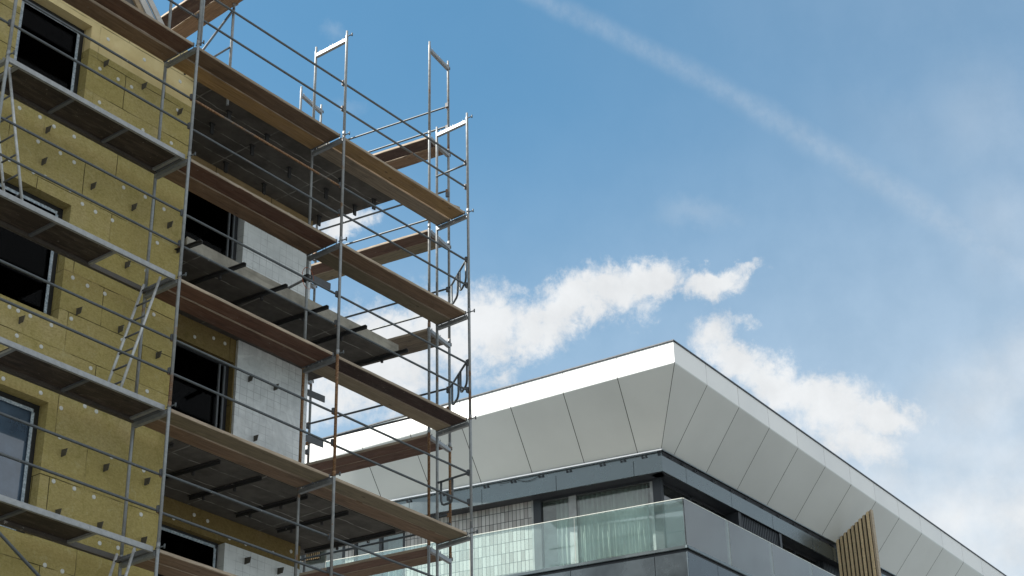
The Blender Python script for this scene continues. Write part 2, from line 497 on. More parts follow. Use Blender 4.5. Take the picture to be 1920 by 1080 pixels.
M = {
    'steel': steel('galvanised_steel', base=(0.31, 0.33, 0.345), metal=0.4),
    'steel_rust': steel('rust_spotted_steel', base=(0.27, 0.28, 0.285), rust=0.35, metal=0.4),
    'rusty': steel('rusty_yellow_steel', base=(0.33, 0.25, 0.13), rust=0.85, rough=0.6, metal=0.3),
    'rail': steel('dull_rail_steel', base=(0.125, 0.140, 0.150), rust=0.12, rough=0.5, metal=0.55),
    'rail_rust': steel('rusty_rail_steel', base=(0.16, 0.14, 0.12), rust=0.8, rough=0.6, metal=0.3),
    'dark_steel': steel('dark_bracket_steel', base=(0.05, 0.05, 0.052), rough=0.6, metal=0.3),
    'grey_steel': steel('grey_flat_steel', base=(0.14, 0.15, 0.165), rough=0.6, metal=0.2),
    'hook': steel('rusty_orange_hook', base=(0.30, 0.17, 0.09), rust=0.6, rough=0.6, metal=0.1),
    'bracket': steel('weathered_bracket_steel', base=(0.10, 0.092, 0.075), rough=0.6, metal=0.1),
    'alu': steel('aluminium_deck_rail', base=(0.36, 0.375, 0.385), rough=0.45, metal=0.4),
    'ply': wood('stained_dark_plywood', (0.026, 0.019, 0.015), (0.055, 0.038, 0.029), (0.012, 0.009, 0.008), 0.85, speck=0.35),
    'deck_rail_dull': steel('dull_brown_deck_rail', base=(0.095, 0.085, 0.072), rough=0.6, metal=0.15),
    'wool': mineral_wool(),
    'wool_shaded': mineral_wool('shaded_wool_boards', 0.56, (1.0, 0.90, 0.92)),  # wool copy darkened: shade under the slabs put into the colour
    'anchor': plain('white_plastic_anchor', (0.62, 0.63, 0.60), 0.6, var=0.06, scale=40),
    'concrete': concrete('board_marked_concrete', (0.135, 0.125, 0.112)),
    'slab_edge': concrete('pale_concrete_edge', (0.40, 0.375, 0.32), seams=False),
    'eps': eps('white_foam_insulation'),
    'eps_film': eps('film_wrapped_insulation', True),
    'frame': plain('anthracite_window_frame', (0.018, 0.020, 0.024), 0.4),
    'tape': tape_mat(),
    'void': plain('unlit_room_black', (0.012, 0.012, 0.013), 0.95, spec=0.0),  # near-black colour stands in for the missing light inside the rooms
    'pane_dark': glass_mix('dark_window_glass', (0.25, 0.26, 0.27), 0.06, 0.004, (0.05, 0.05, 0.05)),
    'pane_sky': glass_mix('reflecting_window_glass', (0.22, 0.26, 0.32), 2.6, 0.34, (0.24, 0.36, 0.52)),  # bluish diffuse share paints the sky's reflection into this glass
    'blind': plain('black_blind', (0.012, 0.012, 0.014), 0.7),
    'roof': plain('roof_felt', (0.10, 0.095, 0.09), 0.9),
    'white_board': plain('primed_fascia_board', (0.52, 0.51, 0.49), 0.6, var=0.08),
    'raw_board': plain('raw_pine_board', (0.36, 0.27, 0.17), 0.7, var=0.2),
    # finished building
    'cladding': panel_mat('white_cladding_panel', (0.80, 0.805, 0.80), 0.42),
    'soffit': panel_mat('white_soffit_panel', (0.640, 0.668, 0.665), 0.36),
    'joint': plain('panel_joint_backing', (0.02, 0.021, 0.021), 0.8),
    'cap': plain('anthracite_roof_edge', (0.060, 0.068, 0.080), 0.4, metal=0.3),
    'band': plain('grey_metal_band', (0.160, 0.190, 0.200), 0.26, metal=0.85, var=0.05, scale=1.2),
    'band_dark': plain('dark_metal_reveal', (0.020, 0.023, 0.030), 0.5),
    'ledge': plain('bright_metal_ledge', (0.93, 0.92, 0.90), 0.14, metal=0.9, var=0.02),
    'tile': tile_mat(),
    'mullion': plain('light_grey_mullion', (0.30, 0.30, 0.30), 0.45, metal=0.2),
    'bglass': glass_mix('window_glass', (0.90, 0.94, 0.925), 1.8, 0.015),
    'bglass_coated': glass_mix('coated_window_glass', (0.86, 0.92, 0.94), 2.4, 0.02),
    'balglass': glass_mix('balustrade_glass', (0.86, 0.955, 0.935), 2.7, 0.07, (0.52, 0.78, 0.78)),
    'glass_edge': plain('glass_edge', (0.66, 0.68, 0.62), 0.25, var=0.03),
    'curtain': curtain_mat('pale_curtain', (0.90, 0.93, 0.88)),
    'curtain_dark': curtain_mat('grey_curtain', (0.74, 0.78, 0.80)),
    'corr': plain('dark_corrugated_metal', (0.040, 0.046, 0.055), 0.5, metal=0.4),
    'plank_edge': wood('worn_plank_edges', (0.300, 0.240, 0.175), (0.450, 0.370, 0.280), (0.14, 0.10, 0.07), 0.5),
    'slat': wood('timber_slats', (0.52, 0.40, 0.23), (0.64, 0.51, 0.32), (0.38, 0.27, 0.15), 0.3),
    'slat_gap': plain('black_slat_backing', (0.014, 0.013, 0.013), 0.8),
    'trim': wood('pale_timber_trim', (0.45, 0.37, 0.27), (0.55, 0.46, 0.35), (0.35, 0.27, 0.18), 0.3),
    'interior': plain('room_interior', (0.62, 0.61, 0.58), 0.9),
    'bounce_floor': plain('pale_bounce_paving', (0.42, 0.41, 0.39), 0.8),
    'cable': plain('black_cable', (0.02, 0.02, 0.02), 0.6),
    'orange': plain('orange_wire', (0.45, 0.12, 0.05), 0.6),
    'ground': ground_mat(),
    'asphalt': plain('asphalt_road', (0.045, 0.046, 0.048), 0.9, var=0.2, scale=2.0),
    'apron': plain('dark_metal_apron', (0.115, 0.137, 0.152), 0.26, metal=0.85, var=0.06, scale=1.2),
    'ladder': steel('aluminium_ladder', base=(0.60, 0.62, 0.63), rough=0.4, metal=0.3),
}


# ------------------------------------------------------------------ mesh helpers
def V(*a):
    return Vector(a)


class MB:
    def __init__(self):
        self.v, self.f, self.s = [], [], []

    def face(self, pts, smooth=False):
        k = len(self.v)
        self.v += [Vector(p) for p in pts]
        self.f.append(tuple(range(k, k + len(pts))))
        self.s.append(smooth)

    def para(self, o, a, b, c):
        """parallelepiped from corner o along the edge vectors a, b, c"""
        o, a, b, c = Vector(o), Vector(a), Vector(b), Vector(c)
        if a.cross(b).dot(c) < 0:
            a, b = b, a
        k = len(self.v)
        self.v += [o, o + a, o + a + b, o + b, o + c, o + a + c, o + a + b + c, o + b + c]
        for q in ((3, 2, 1, 0), (4, 5, 6, 7), (0, 1, 5, 4), (1, 2, 6, 5), (2, 3, 7, 6), (3, 0, 4, 7)):
            self.f.append(tuple(k + i for i in q))
            self.s.append(False)
        return self

    def box(self, x0, x1, y0, y1, z0, z1):
        return self.para((x0, y0, z0), (x1 - x0, 0, 0), (0, y1 - y0, 0), (0, 0, z1 - z0))

    def prism(self, poly, ext):
        ext = Vector(ext)
        k, n = len(self.v), len(poly)
        poly = [Vector(p) for p in poly]
        nrm = Vector((0, 0, 0))
        for i in range(n):
            nrm += poly[i].cross(poly[(i + 1) % n])
        if nrm.dot(ext) < 0:
            poly.reverse()
        self.v += poly + [p + ext for p in poly]
        self.f.append(tuple(k + n - 1 - i for i in range(n)))
        self.f.append(tuple(k + n + i for i in range(n)))
        self.s += [False, False]
        for i in range(n):
            j = (i + 1) % n
            self.f.append((k + i, k + j, k + n + j, k + n + i))
            self.s.append(False)
        return self

    def tube(self, pts, r, n=12, cap=True):
        pts = [Vector(p) for p in pts]
        k = len(self.v)
        up = None
        for i, p in enumerate(pts):
            d = (pts[min(i + 1, len(pts) - 1)] - pts[max(i - 1, 0)]).normalized()
            if up is None:
                up = Vector((0, 0, 1)) if abs(d.z) < 0.9 else Vector((1, 0, 0))
            a = d.cross(up).normalized()
            b = a.cross(d).normalized()
            up = b
            rr = r[i] if isinstance(r, (list, tuple)) else r
            for j in range(n):
                t = 2 * math.pi * j / n
                self.v.append(p + a * math.cos(t) * rr + b * math.sin(t) * rr)
        for i in range(len(pts) - 1):
            for j in range(n):
                q = (j + 1) % n
                self.f.append((k + i * n + j, k + i * n + q, k + (i + 1) * n + q, k + (i + 1) * n + j))
                self.s.append(True)
        if cap:
            self.f.append(tuple(k + n - 1 - j for j in range(n)))
            e = k + (len(pts) - 1) * n
            self.f.append(tuple(e + j for j in range(n)))
            self.s += [False, False]
        return self

    def build(self, name, mt, parent=None, origin=None, bevel=0.0, weld=False, smooth_angle=None):
        o0 = Vector(origin) if origin is not None else (Vector(parent.location) if parent and parent.parent is None else
                                                        (Vector(parent['_o']) if parent else Vector((0, 0, 0))))
        me = bpy.data.meshes.new(name)
        me.from_pydata([tuple(v - o0) for v in self.v], [], self.f)
        for p, s in zip(me.polygons, self.s):
            p.use_smooth = s
        bm = bmesh.new()
        bm.from_mesh(me)
        if weld:
            bmesh.ops.remove_doubles(bm, verts=bm.verts[:], dist=0.0005)
        bmesh.ops.recalc_face_normals(bm, faces=bm.faces[:])
        if bevel:
            bmesh.ops.bevel(bm, geom=[e for e in bm.edges if len(e.link_faces) == 2 and e.calc_face_angle(0) > 0.6],
                            offset=bevel, segments=2, affect='EDGES', clamp_overlap=True)
        bm.to_mesh(me)
        bm.free()
        me.materials.append(mt)
        ob = bpy.data.objects.new(name, me)
        col.objects.link(ob)
        if parent is not None:
            ob.parent = parent
            if parent.parent is None and origin is None:
                pass
        else:
            ob.location = o0
        ob['_o'] = tuple(o0)
        return ob


def thing(name, label, cat, loc=(0, 0, 0), rz=0.0, group=None):
    o = bpy.data.objects.new(name, None)
    col.objects.link(o)
    o.location = loc
    o.rotation_euler = (0, 0, rz)
    o.empty_display_size = 0.2
    tag(o, label, cat, group)
    return o


def tag(o, label, cat, group=None):
    o['label'] = label
    o['category'] = cat
    if group:
        o['group'] = group
    return o


def dup(root, loc, rz=0.0, label=None, mats=None):
    """copy of a thing with copies of its parts and sub-parts; mats swaps materials by part name"""
    r = root.copy()
    col.objects.link(r)
    r.location = loc
    r.rotation_euler = (0, 0, rz)
    if label:
        r['label'] = label

    def kids(src, dst):
        for ch in list(src.children):
            c = ch.copy()
            col.objects.link(c)
            c.parent = dst
            kids(ch, c)
    kids(root, r)
    if mats:
        recolor(r, mats)
    return r


def recolor(r, mats):
    def go(o):
        if o.type == 'MESH':
            k = o.name.split('.')[0]
            if k in mats:
                o.material_slots[0].link = 'OBJECT'
                o.material_slots[0].material = mats[k]
        for ch in o.children:
            go(ch)
    go(r)


def wall_cells(mb, x0, x1, z0, z1, holes, y0, y1):
    """upright wall slab along X between y0 and y1 with rectangular holes, no inner faces"""
    xs = sorted({x0, x1, *[h[0] for h in holes], *[h[1] for h in holes]})
    zs = sorted({z0, z1, *[h[2] for h in holes], *[h[3] for h in holes]})

    def solid(i, j):
        if i < 0 or j < 0 or i >= len(xs) - 1 or j >= len(zs) - 1:
            return False
        cx, cz = (xs[i] + xs[i + 1]) / 2, (zs[j] + zs[j + 1]) / 2
        return not any(h[0] < cx < h[1] and h[2] < cz < h[3] for h in holes)
    for i in range(len(xs) - 1):
        for j in range(len(zs) - 1):
            if not solid(i, j):
                continue
            a, b, c, d = xs[i], xs[i + 1], zs[j], zs[j + 1]
            mb.face([(a, y0, c), (b, y0, c), (b, y0, d), (a, y0, d)])
            mb.face([(b, y1, c), (a, y1, c), (a, y1, d), (b, y1, d)])
            if not solid(i - 1, j):
                mb.face([(a, y1, c), (a, y0, c), (a, y0, d), (a, y1, d)])
            if not solid(i + 1, j):
                mb.face([(b, y0, c), (b, y1, c), (b, y1, d), (b, y0, d)])
            if not solid(i, j - 1):
                mb.face([(a, y1, c), (b, y1, c), (b, y0, c), (a, y0, c)])
            if not solid(i, j + 1):
                mb.face([(a, y0, d), (b, y0, d), (b, y1, d), (a, y1, d)])


def az_dir(a):
    return Vector((math.cos(R(a)), math.sin(R(a)), 0))


# ------------------------------------------------------------------ ground
GZ = -17.4
g = MB()
N = 24
for i in range(N):
    for j in range(N):
        a, b = -600 + 1200 * i / N, -600 + 1200 * (i + 1) / N
        c, d = -600 + 1200 * j / N, -600 + 1200 * (j + 1) / N
        g.face([(a, c, GZ), (b, c, GZ), (b, d, GZ), (a, d, GZ)])
gr = g.build('ground', M['ground'])
gr['kind'] = 'structure'

rd = MB()  # dark strip out of view, added to cut bounce onto the left soffit
for i in range(16):
    y0_, y1_ = -60 + 10 * i, -50 + 10 * i
    rd.face([(0.6 - 0.16 * max(y0_, 0), y0_, GZ + 0.006), (9.0 - 0.22 * max(y0_, 0), y0_, GZ + 0.006), (9.0 - 0.22 * y1_ if y1_ > 0 else 9.0, y1_, GZ + 0.006), (0.6 - 0.16 * max(y1_, 0), y1_, GZ + 0.006)])
rdo = rd.build('unseen_road', M['asphalt'])
rdo['kind'] = 'structure'

# ------------------------------------------------------------------ the building under construction
YW, YR = 0.95, 2.45
XC = -5.65                                   # right end of the insulated front wall
US = az_dir(99.0)                            # direction of the building's right flank
bld = thing('unfinished_building', 'unfinished block with yellow-green mineral wool walls, dark windows and raw concrete balcony slabs',
            'building', (-5.65, 0.95, GZ))
wins = [(-8.93, -7.68, -1.80, 0.05), (-8.93, -7.68, -4.87, -3.07), (-8.93, -7.68, -7.98, -6.11), (-8.93, -7.68, -11.0, -9.16)]
wb = MB()
wall_cells(wb, -15.0, XC, GZ, 0.66, wins + [(-13.4, -11.6, w[2], w[3]) for w in wins], YW, YW + 0.24)
wall = wb.build('insulated_wall', M['wool'], bld)
# side return of the insulated wall into the loggias
MB().box(XC - 0.24, XC - 0.003, YW + 0.243, YR + 3.0, GZ, 0.64).build('side_wall', M['wool'], bld)
# dark shell of the rooms behind the front wall
rb = MB()
for z0 in (-1.95, -5.0, -8.1, -11.2):
    rb.box(-14.9, XC - 0.26, YW + 0.26, YW + 4.5, z0 - 0.12, z0 + 0.05)
    rb.box(-14.9, XC - 0.26, YW + 0.26, YW + 4.5, z0 + 2.2, z0 + 2.4)
rb.box(-14.9, XC - 0.26, YW + 4.5, YW + 4.7, GZ, 0.62)
rb.box(-15.0, -14.91, YW + 0.26, YW + 4.7, GZ, 0.62)
for x in (-10.2,):
    rb.box(x, x + 0.12, YW + 0.26, YW + 4.49, GZ, 0.62)
rb.box(XC - 0.40, XC - 0.26, YW + 0.26, YW + 4.49, GZ, 0.62)
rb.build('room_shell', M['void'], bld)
# upper storey, set back behind the eaves; its unseen bulk is shaped to shade the poles
MB().prism([(-5.9, 1.25, 0.67), (-10.4, 1.25, 5.6), (-15, 1.25, 5.6), (-15, 1.25, 0.67)], (0, 6, 0)).build('roof', M['roof'], bld)


def window_unit(x0, x1, z0, z1, y, name='window', pane=True, pane_mat='pane_dark', tape_sides='TRL', fw=0.105):
    w = MB()
    for a, b, c, d in ((x0, x1, z1 - fw, z1), (x0, x1, z0, z0 + fw), (x0, x0 + fw, z0 + fw, z1 - fw), (x1 - fw, x1, z0 + fw, z1 - fw)):
        w.box(a + 0.002, b - 0.002, y, y + 0.07, c + (0.002 if c == z0 else 0), d - (0.002 if d == z1 else 0))
    wn = w.build(name, M['frame'], bld, bevel=0.004)
    t = MB()
    tw = 0.045
    k = fw
    if 'T' in tape_sides:
        t.box(x0 + k, x1 - k, y - 0.012, y - 0.002, z1 - k - tw + 0.02, z1 - k + 0.02)
    if 'R' in tape_sides:
        t.box(x1 - k - tw + 0.02, x1 - k + 0.02, y - 0.013, y - 0.003, z0 + k, z1 - k - tw + 0.018)
    if 'L' in tape_sides:
        t.box(x0 + k - 0.04, x0 + k + tw, y - 0.013, y - 0.003, z0 + k, z1 - k - tw + 0.018)
    if 'B' in tape_sides:
        t.box(x0 + k + tw, x1 - k - tw, y - 0.012, y - 0.002, z0 + k - 0.03, z0 + k + tw)
    t.build('sealing_tape', M['tape'], wn)
    if pane:
        MB().box(x0 + fw, x1 - fw, y + 0.03, y + 0.045, z0 + fw, z1 - fw).build('pane', M[pane_mat], wn)
    return wn


for i, (a, b, c, d) in enumerate(wins):
    wn = window_unit(a, b, c, d, YW + 0.17, pane_mat='pane_sky' if i == 2 else 'pane_dark', tape_sides='TRLB' if i == 2 else 'TRL')
    if i == 2:
        MB().box(a + 0.08, b - 0.08, YW + 0.225, YW + 0.235, d - 0.80, d - 0.36).build('blind', M['blind'], wn)
for a, b, c, d in wins:
    window_unit(-13.4, -11.6, c, d, YW + 0.17)

# white insulation anchors (disc heads) and dark facade brackets
DISCS = [(-7.37,-0.01),(-6.66,0.01),(-5.93,-0.00),(-6.24,-0.00),(-7.46,-0.60),(-7.11,-0.60),(-6.85,-0.60),(-7.40,-1.17),(-5.93,-0.54),(-6.56,-1.23),(-6.24,-1.17),(-6.00,-1.18),(-8.73,-1.97),(-8.38,-1.94),(-8.13,-1.97),(-7.77,-1.96),(-8.36,-2.34),(-7.97,-2.34),(-7.72,-2.37),(-8.37,-2.85),(-8.17,-2.83),(-7.73,-2.84),(-6.81,-2.36),(-8.78,-2.85),(-7.50,-2.96),(-7.26,-2.98),(-6.95,-2.98),(-6.03,-2.37),(-6.40,-2.33),(-6.10,-2.98),(-7.52,-4.16),(-7.26,-4.18),(-6.95,-4.18),(-6.26,-3.52),(-6.59,-3.56),(-7.47,-4.78),(-6.05,-4.15),(-6.57,-4.76),(-8.47,-5.00),(-8.33,-5.00),(-8.13,-5.00),(-7.78,-5.00),(-8.30,-5.36),(-7.90,-5.37),(-7.06,-5.38),(-8.42,-6.03),(-7.82,-6.02),(-7.47,-6.12),(-7.09,-5.96),(-6.89,-5.97),(-6.05,-5.37),(-7.46,-7.16),(-7.12,-7.16),(-6.79,-7.18),(-5.99,-6.55),(-5.97,-7.19),(-7.44,-6.53),(-6.56,-6.53),(-6.62,-7.78),(-6.31,-7.76),(-6.03,-7.74),(-7.45,-8.30),(-7.17,-8.31)]
BRK = [(-7.39,-0.48),(-6.65,-0.49),(-8.25,-2.10),(-8.25,-2.63),(-7.38,-2.62),(-5.92,-0.58),(-6.62,-2.62),(-5.93,-2.61),(-7.39,-4.64),(-6.65,-4.63),(-8.29,-5.13),(-5.94,-4.77),(-6.64,-3.59),(-7.38,-6.74),(-6.67,-6.73),(-5.95,-6.71),(-6.68,-7.56),(-5.92,-7.56),(-7.37,-7.58)]


def child_copy(src, parent, loc, rot=(0, 0, 0)):
    c = src.copy()
    col.objects.link(c)
    c.parent = parent
    c.location = loc
    c.rotation_euler = rot
    return c


B0 = Vector(bld.location)
disc = MB()
disc.tube([(0, 0.006, 0), (0, -0.004, 0), (0, -0.008, 0)], [0.031, 0.031, 0.024], 14)
disc.tube([(0, -0.006, 0), (0, -0.011, 0)], 0.009, 8)
d0 = None
for x, z in DISCS:
    loc = Vector((x, YW, z)) - B0
    if d0 is None:
        d0 = disc.build('insulation_anchor', M['anchor'], bld, origin=(0, 0, 0))
        d0.location = loc
    else:
        child_copy(d0, bld, loc, (0, random.uniform(0, 3), 0))
bk = MB()
bk.prism([(-0.004, 0.04, -0.052), (-0.004, -0.085, -0.050), (-0.004, -0.11, 0.042), (-0.004, 0.04, 0.055)], (0.008, 0, 0))
bk.box(-0.010, 0.010, -0.003, 0.004, -0.05, 0.05)
b0 = None
for x, z in BRK:
    loc = Vector((x, YW - 0.004, z)) - B0
    if b0 is None:
        b0 = bk.build('facade_bracket', M['bracket'], bld, origin=(0, 0, 0))
        b0.location = loc
    else:
        child_copy(b0, bld, loc)

# --- loggia slabs, rear walls, foam piers
SOF = [0.10, -2.93, -6.03, -9.1]
SLABS = [(0.10, 0.76, -1.00, 0.24), (-2.93, 0.85, -0.89, 0.20), (-6.03, 0.76, -0.73, 0.20)]
for si, (z, yf, xr, th) in enumerate(SLABS):
    q = Vector((xr, yf, z))
    back = q + US * 6.0
    s = MB()
    s.prism([(XC + 0.004, yf, z), q, back, (XC + 0.004, back.y, z)], (0, 0, th))
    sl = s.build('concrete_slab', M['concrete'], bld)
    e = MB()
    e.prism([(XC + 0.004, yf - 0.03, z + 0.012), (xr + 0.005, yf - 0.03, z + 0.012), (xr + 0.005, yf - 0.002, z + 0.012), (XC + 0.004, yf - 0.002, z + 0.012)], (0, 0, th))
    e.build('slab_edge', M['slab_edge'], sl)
    # hangers cast into the soffit
    if si == 0:
        pts = [(-4.77, 0.98+.09), (-4.70, 1.54), (-3.89, 1.09), (-3.83, 1.50), (-3.74, 2.22), (-2.93, 1.52), (-2.84, 2.22), (-2.03, 1.52), (-2.11, 1.10), (-1.24, 1.12), (-1.31, 1.51), (-1.45, 2.24), (-4.62, 2.22), (-5.4, 1.6)]
        h = MB().box(-0.035, 0.035, -0.012, 0.012, -0.20, 0.002)
        h.box(-0.05, 0.05, -0.03, 0.03, -0.012, 0.001)
        src = None
        for x, y in pts:
            loc = Vector((x, y, z)) - B0
            if src is None:
                src = h.build('soffit_hanger', M['dark_steel'], sl, origin=(0, 0, 0))
                src.location = loc
            else:
                child_copy(src, sl, loc, (0, 0, random.uniform(-.15, .15)))
    else:
        if si == 1:
            bars = [(-5.69, 0.45), (-4.80, 0.45), (-3.91, 0.45), (-2.99, 0.45), (-2.09, 0.45), (-1.01, 0.51)]
        else:
            bars = [(-5.6, 0.85), (-4.75, 0.8), (-3.92, 0.8), (-2.95, 0.8), (-2.05, 0.8), (-0.95, 0.80)]
        src = None
        for bi, (x, y) in enumerate(bars):
            a = 96.0
            L = (YR - 0.25 - y) if bi < len(bars) - 1 else 1.75
            if src is None:
                bb = MB().box(0, 1.0, -0.026, 0.026, -0.016, -0.006).box(0, 1.0, -0.026, -0.018, -0.062, -0.017)
                src = bb.build('steel_rail', M['dark_steel'], sl, origin=(0, 0, 0))
                o_ = src
            else:
                o_ = child_copy(src, sl, (0, 0, 0))
            o_.location = Vector((x, y, z)) - B0
            o_.rotation_euler = (0, 0, R(a if bi < len(bars) - 1 else 99))
            o_.scale = (L, 1, 1)
        # bolt heads holding the rails
        hb = MB().box(-0.03, 0.03, -0.055, 0.055, -0.005, 0.001)
        hb.tube([(0, 0, 0), (0, 0, -0.10)], 0.024, 8)
        src = None
        for bi, (x, y) in enumerate(bars):
            for k in (0.55, 1.15):
                dr = az_dir(96 if bi < len(bars) - 1 else 99)
                p = Vector((x, y, z)) + dr * k + Vector((0.06, 0, 0)) - B0
                if src is None:
                    src = hb.build('rail_clamp', M['dark_steel'], sl, origin=(0, 0, 0))
                    src.location = p
                else:
                    child_copy(src, sl, p)

for si in range(3):
    top, fl = SOF[si], SOF[si + 1] + 0.2
    lint = 0.40 if si != 1 else 0.42
    xr = -1.40 if si != 1 else -3.03
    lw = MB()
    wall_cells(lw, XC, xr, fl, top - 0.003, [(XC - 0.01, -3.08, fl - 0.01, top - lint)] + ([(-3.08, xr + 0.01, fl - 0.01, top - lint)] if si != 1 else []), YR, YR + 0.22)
    lw.build('lintel_wall', M['wool_shaded'], bld)
    for dx in ([-4.95, -4.42, -3.95, -3.55, -3.30] if si == 1 else [-4.9, -4.45, -4.1, -3.7, -3.42, -2.95, -2.6, -2.0, -1.6]):
        child_copy(d0, bld, Vector((dx, YR, top - random.choice((0.13, 0.15, 0.28, 0.30)))) - B0)
    # foam pier with rounded outer corner
    pt = top - lint - 0.004 if si != 1 else top - 0.004
    film = si == 1
    yf = YR - (0.02 if not film else 0.05)
    poly = [(-3.05, yf), (-1.47, yf)]
    for k in range(1, 6):
        t = k / 6 * math.pi / 2
        poly.append((-1.47 + 0.13 * math.sin(t), yf + 0.13 * (1 - math.cos(t))))
    e_ = Vector((-1.335, yf + 0.14, 0))
    poly += [(e_.x, e_.y), ((e_ + US * 2.2).x, (e_ + US * 2.2).y), (-3.05, e_.y + 2.1)]
    pb = MB()
    nz = 14
    n = len(poly)
    k0 = len(pb.v)
    for iz in range(nz + 1):
        z = fl + (pt - fl) * iz / nz
        for j, (x, y) in enumerate(poly):
            wv = Vector((x * 2.2, y * 2.2, z * 2.0 + si * 9))
            amp = 0.05 if film else 0.008
            off = mnoise.noise(wv) * amp if 1 <= j <= 9 else 0
            pb.v.append(Vector((x + (off if j >= 3 else 0), y + (off if j < 6 else 0), z)))
    for iz in range(nz):
        for j in range(n):
            q = (j + 1) % n
            pb.f.append((k0 + iz * n + j, k0 + iz * n + q, k0 + (iz + 1) * n + q, k0 + (iz + 1) * n + j))
            pb.s.append(j in (1, 2, 3, 4, 5, 6, 7))
    pb.f.append(tuple(k0 + nz * n + j for j in range(n)))
    pb.s.append(False)
    pier = pb.build('foam_pier', M['eps_film' if film else 'eps'], bld)
    # rear window
    hw = top - lint
    wn = window_unit(XC + 0.02, -3.08, fl + 0.01, hw, YR + 0.10, name='loggia_window', tape_sides='TR' if si == 2 else '', fw=0.07)
    if si != 2:
        mb = MB()
        for dx in (0.10, 0.21):
            mb.box(-3.08 - dx - 0.035, -3.08 - dx, YR + 0.070, YR + 0.098, fl + 0.08, hw - 0.08)
        mb.build('frame_post', M['grey_steel'], wn)
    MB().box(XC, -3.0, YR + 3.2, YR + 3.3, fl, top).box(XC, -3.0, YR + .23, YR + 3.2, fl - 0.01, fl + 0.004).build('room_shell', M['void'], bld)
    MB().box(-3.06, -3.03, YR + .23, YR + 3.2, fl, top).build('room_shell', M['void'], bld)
for k in range(11):
    x = -2.98 + k * 0.135
    MB().box(x, x + 0.07 + 0.02 * (k % 3), YR - 0.0235, YR - 0.0195, -1.135 - 0.004 * (k % 2), -1.127).build('crayon_mark', M['orange'], bld)
# brackets on the foam piers
for x, z in ((-2.78, -3.55), (-2.20, -3.50), (-2.6, -4.55), (-2.62, -6.62), (-1.9, -6.60), (-1.42, -6.75)):
    child_copy(b0, bld, Vector((x, YR - 0.05, z)) - B0)
# flat steel tabs sticking out of the flank
for y, z, L in ((2.47, -3.26, 0.40), (2.47, -4.10, 0.40), (2.47, -1.03, 0.45)):
    t = MB().para((-1.335, y, z - 0.05), (L, -0.02, 0), (0.0, 0.02, 0), (0, 0, 0.11))
    t.para((-1.335, y, z + 0.06), (L, -0.02, 0), (0.0, 0.08, 0), (0, 0, 0.008))
    t.build('flank_bracket', M['grey_steel'], bld)
# sloping verge boards of the roof gable at the top left
vb = MB()
dv = Vector((-0.27, 0, 0.31)) * 9


def verge(x0, z0, w, y0, y1, mt):
    b_ = MB()
    b_.prism([(x0, y0, z0), (x0 - w, y0, z0), (x0 - w + dv.x, y0, z0 + dv.z), (x0 + dv.x, y0, z0 + dv.z)], (0, y1 - y0, 0))
    b_.build('verge_board', mt, bld, bevel=0.004)


verge(-6.22, 0.67, 0.15, 0.910, 0.940, M['white_board'])
verge(-6.39, 0.67, 0.05, 0.930, 0.970, M['raw_board'])
verge(-6.45, 0.67, 0.16, 0.905, 0.940, M['white_board'])
verge(-6.63, 0.67, 0.13, 0.915, 0.950, M['raw_board'])
verge(-6.77, 0.67, 0.25, 0.960, 0.990, M['roof'])
verge(-7.05, 0.67, 0.10, 0.910, 0.940, M['white_board'])

# ------------------------------------------------------------------ scaffold
XS = {'A': -6.43, 'B': -3.2075, 'C': 0.0, 'D': -9.65}
BAYW = 3.2125
DEP = 0.718


def lv(l):
    return (1 - l) * 2.0


ORD = {-1: 'roof', 0: 'guard', 1: 'top', 2: 'second', 3: 'third', 4: 'fourth', 5: 'fifth', 6: 'lowest'}
POLE = {'A': 'left', 'B': 'middle', 'C': 'outermost right', 'D': 'far left'}


def frame_proto():
    t = thing('scaffold_section', 'galvanised scaffold frame of two uprights and a crossbar', 'scaffold frame', (0, 0, 0), 0, 'scaffold frames')
    for y in (0.0, DEP):
        s = MB()
        s.tube([(0, y, -0.03), (0, y, 1.93), (0, y, 1.99), (0, y, 2.0), (0, y, 2.09)], [0.0242, 0.0242, 0.0242, 0.0195, 0.0195], 12)
        s.tube([(0, y, -0.035), (0, y, 0.05)], [0.0275, 0.0275], 12)
        s.build('standard', M['steel'], t)
    c = MB()
    c.box(-0.030, 0.030, 0.02, DEP - 0.02, 1.870, 1.876)
    c.box(-0.030, -0.025, 0.02, DEP - 0.02, 1.877, 1.932)
    c.box(0.025, 0.030, 0.02, DEP - 0.02, 1.877, 1.932)
    tr = c.build('crossbar', M['steel'], t)
    p = MB()
    for y in (0.10, 0.33, 0.39, 0.62):
        p.tube([(0, y, 1.88), (0, y, 1.985)], 0.0075, 6)
    p.build('locating_pins', M['steel'], tr)
    for z in (0.52, 1.03):
        w = MB().box(-0.034, 0.034, 0.022, 0.066, z - 0.050, z + 0.050)
        w.build('wedge_lug', M['grey_steel'], t, bevel=0.006)
    k = MB()
    k.tube([(0.0, 0.05, 1.985), (0.02, -0.10, 1.985)], 0.010, 8)
    k.tube([(0.02, -0.10, 1.955), (0.02, -0.10, 2.015)], 0.012, 8)
    k.build('toggle_pin', M['rail'], t)
    return t


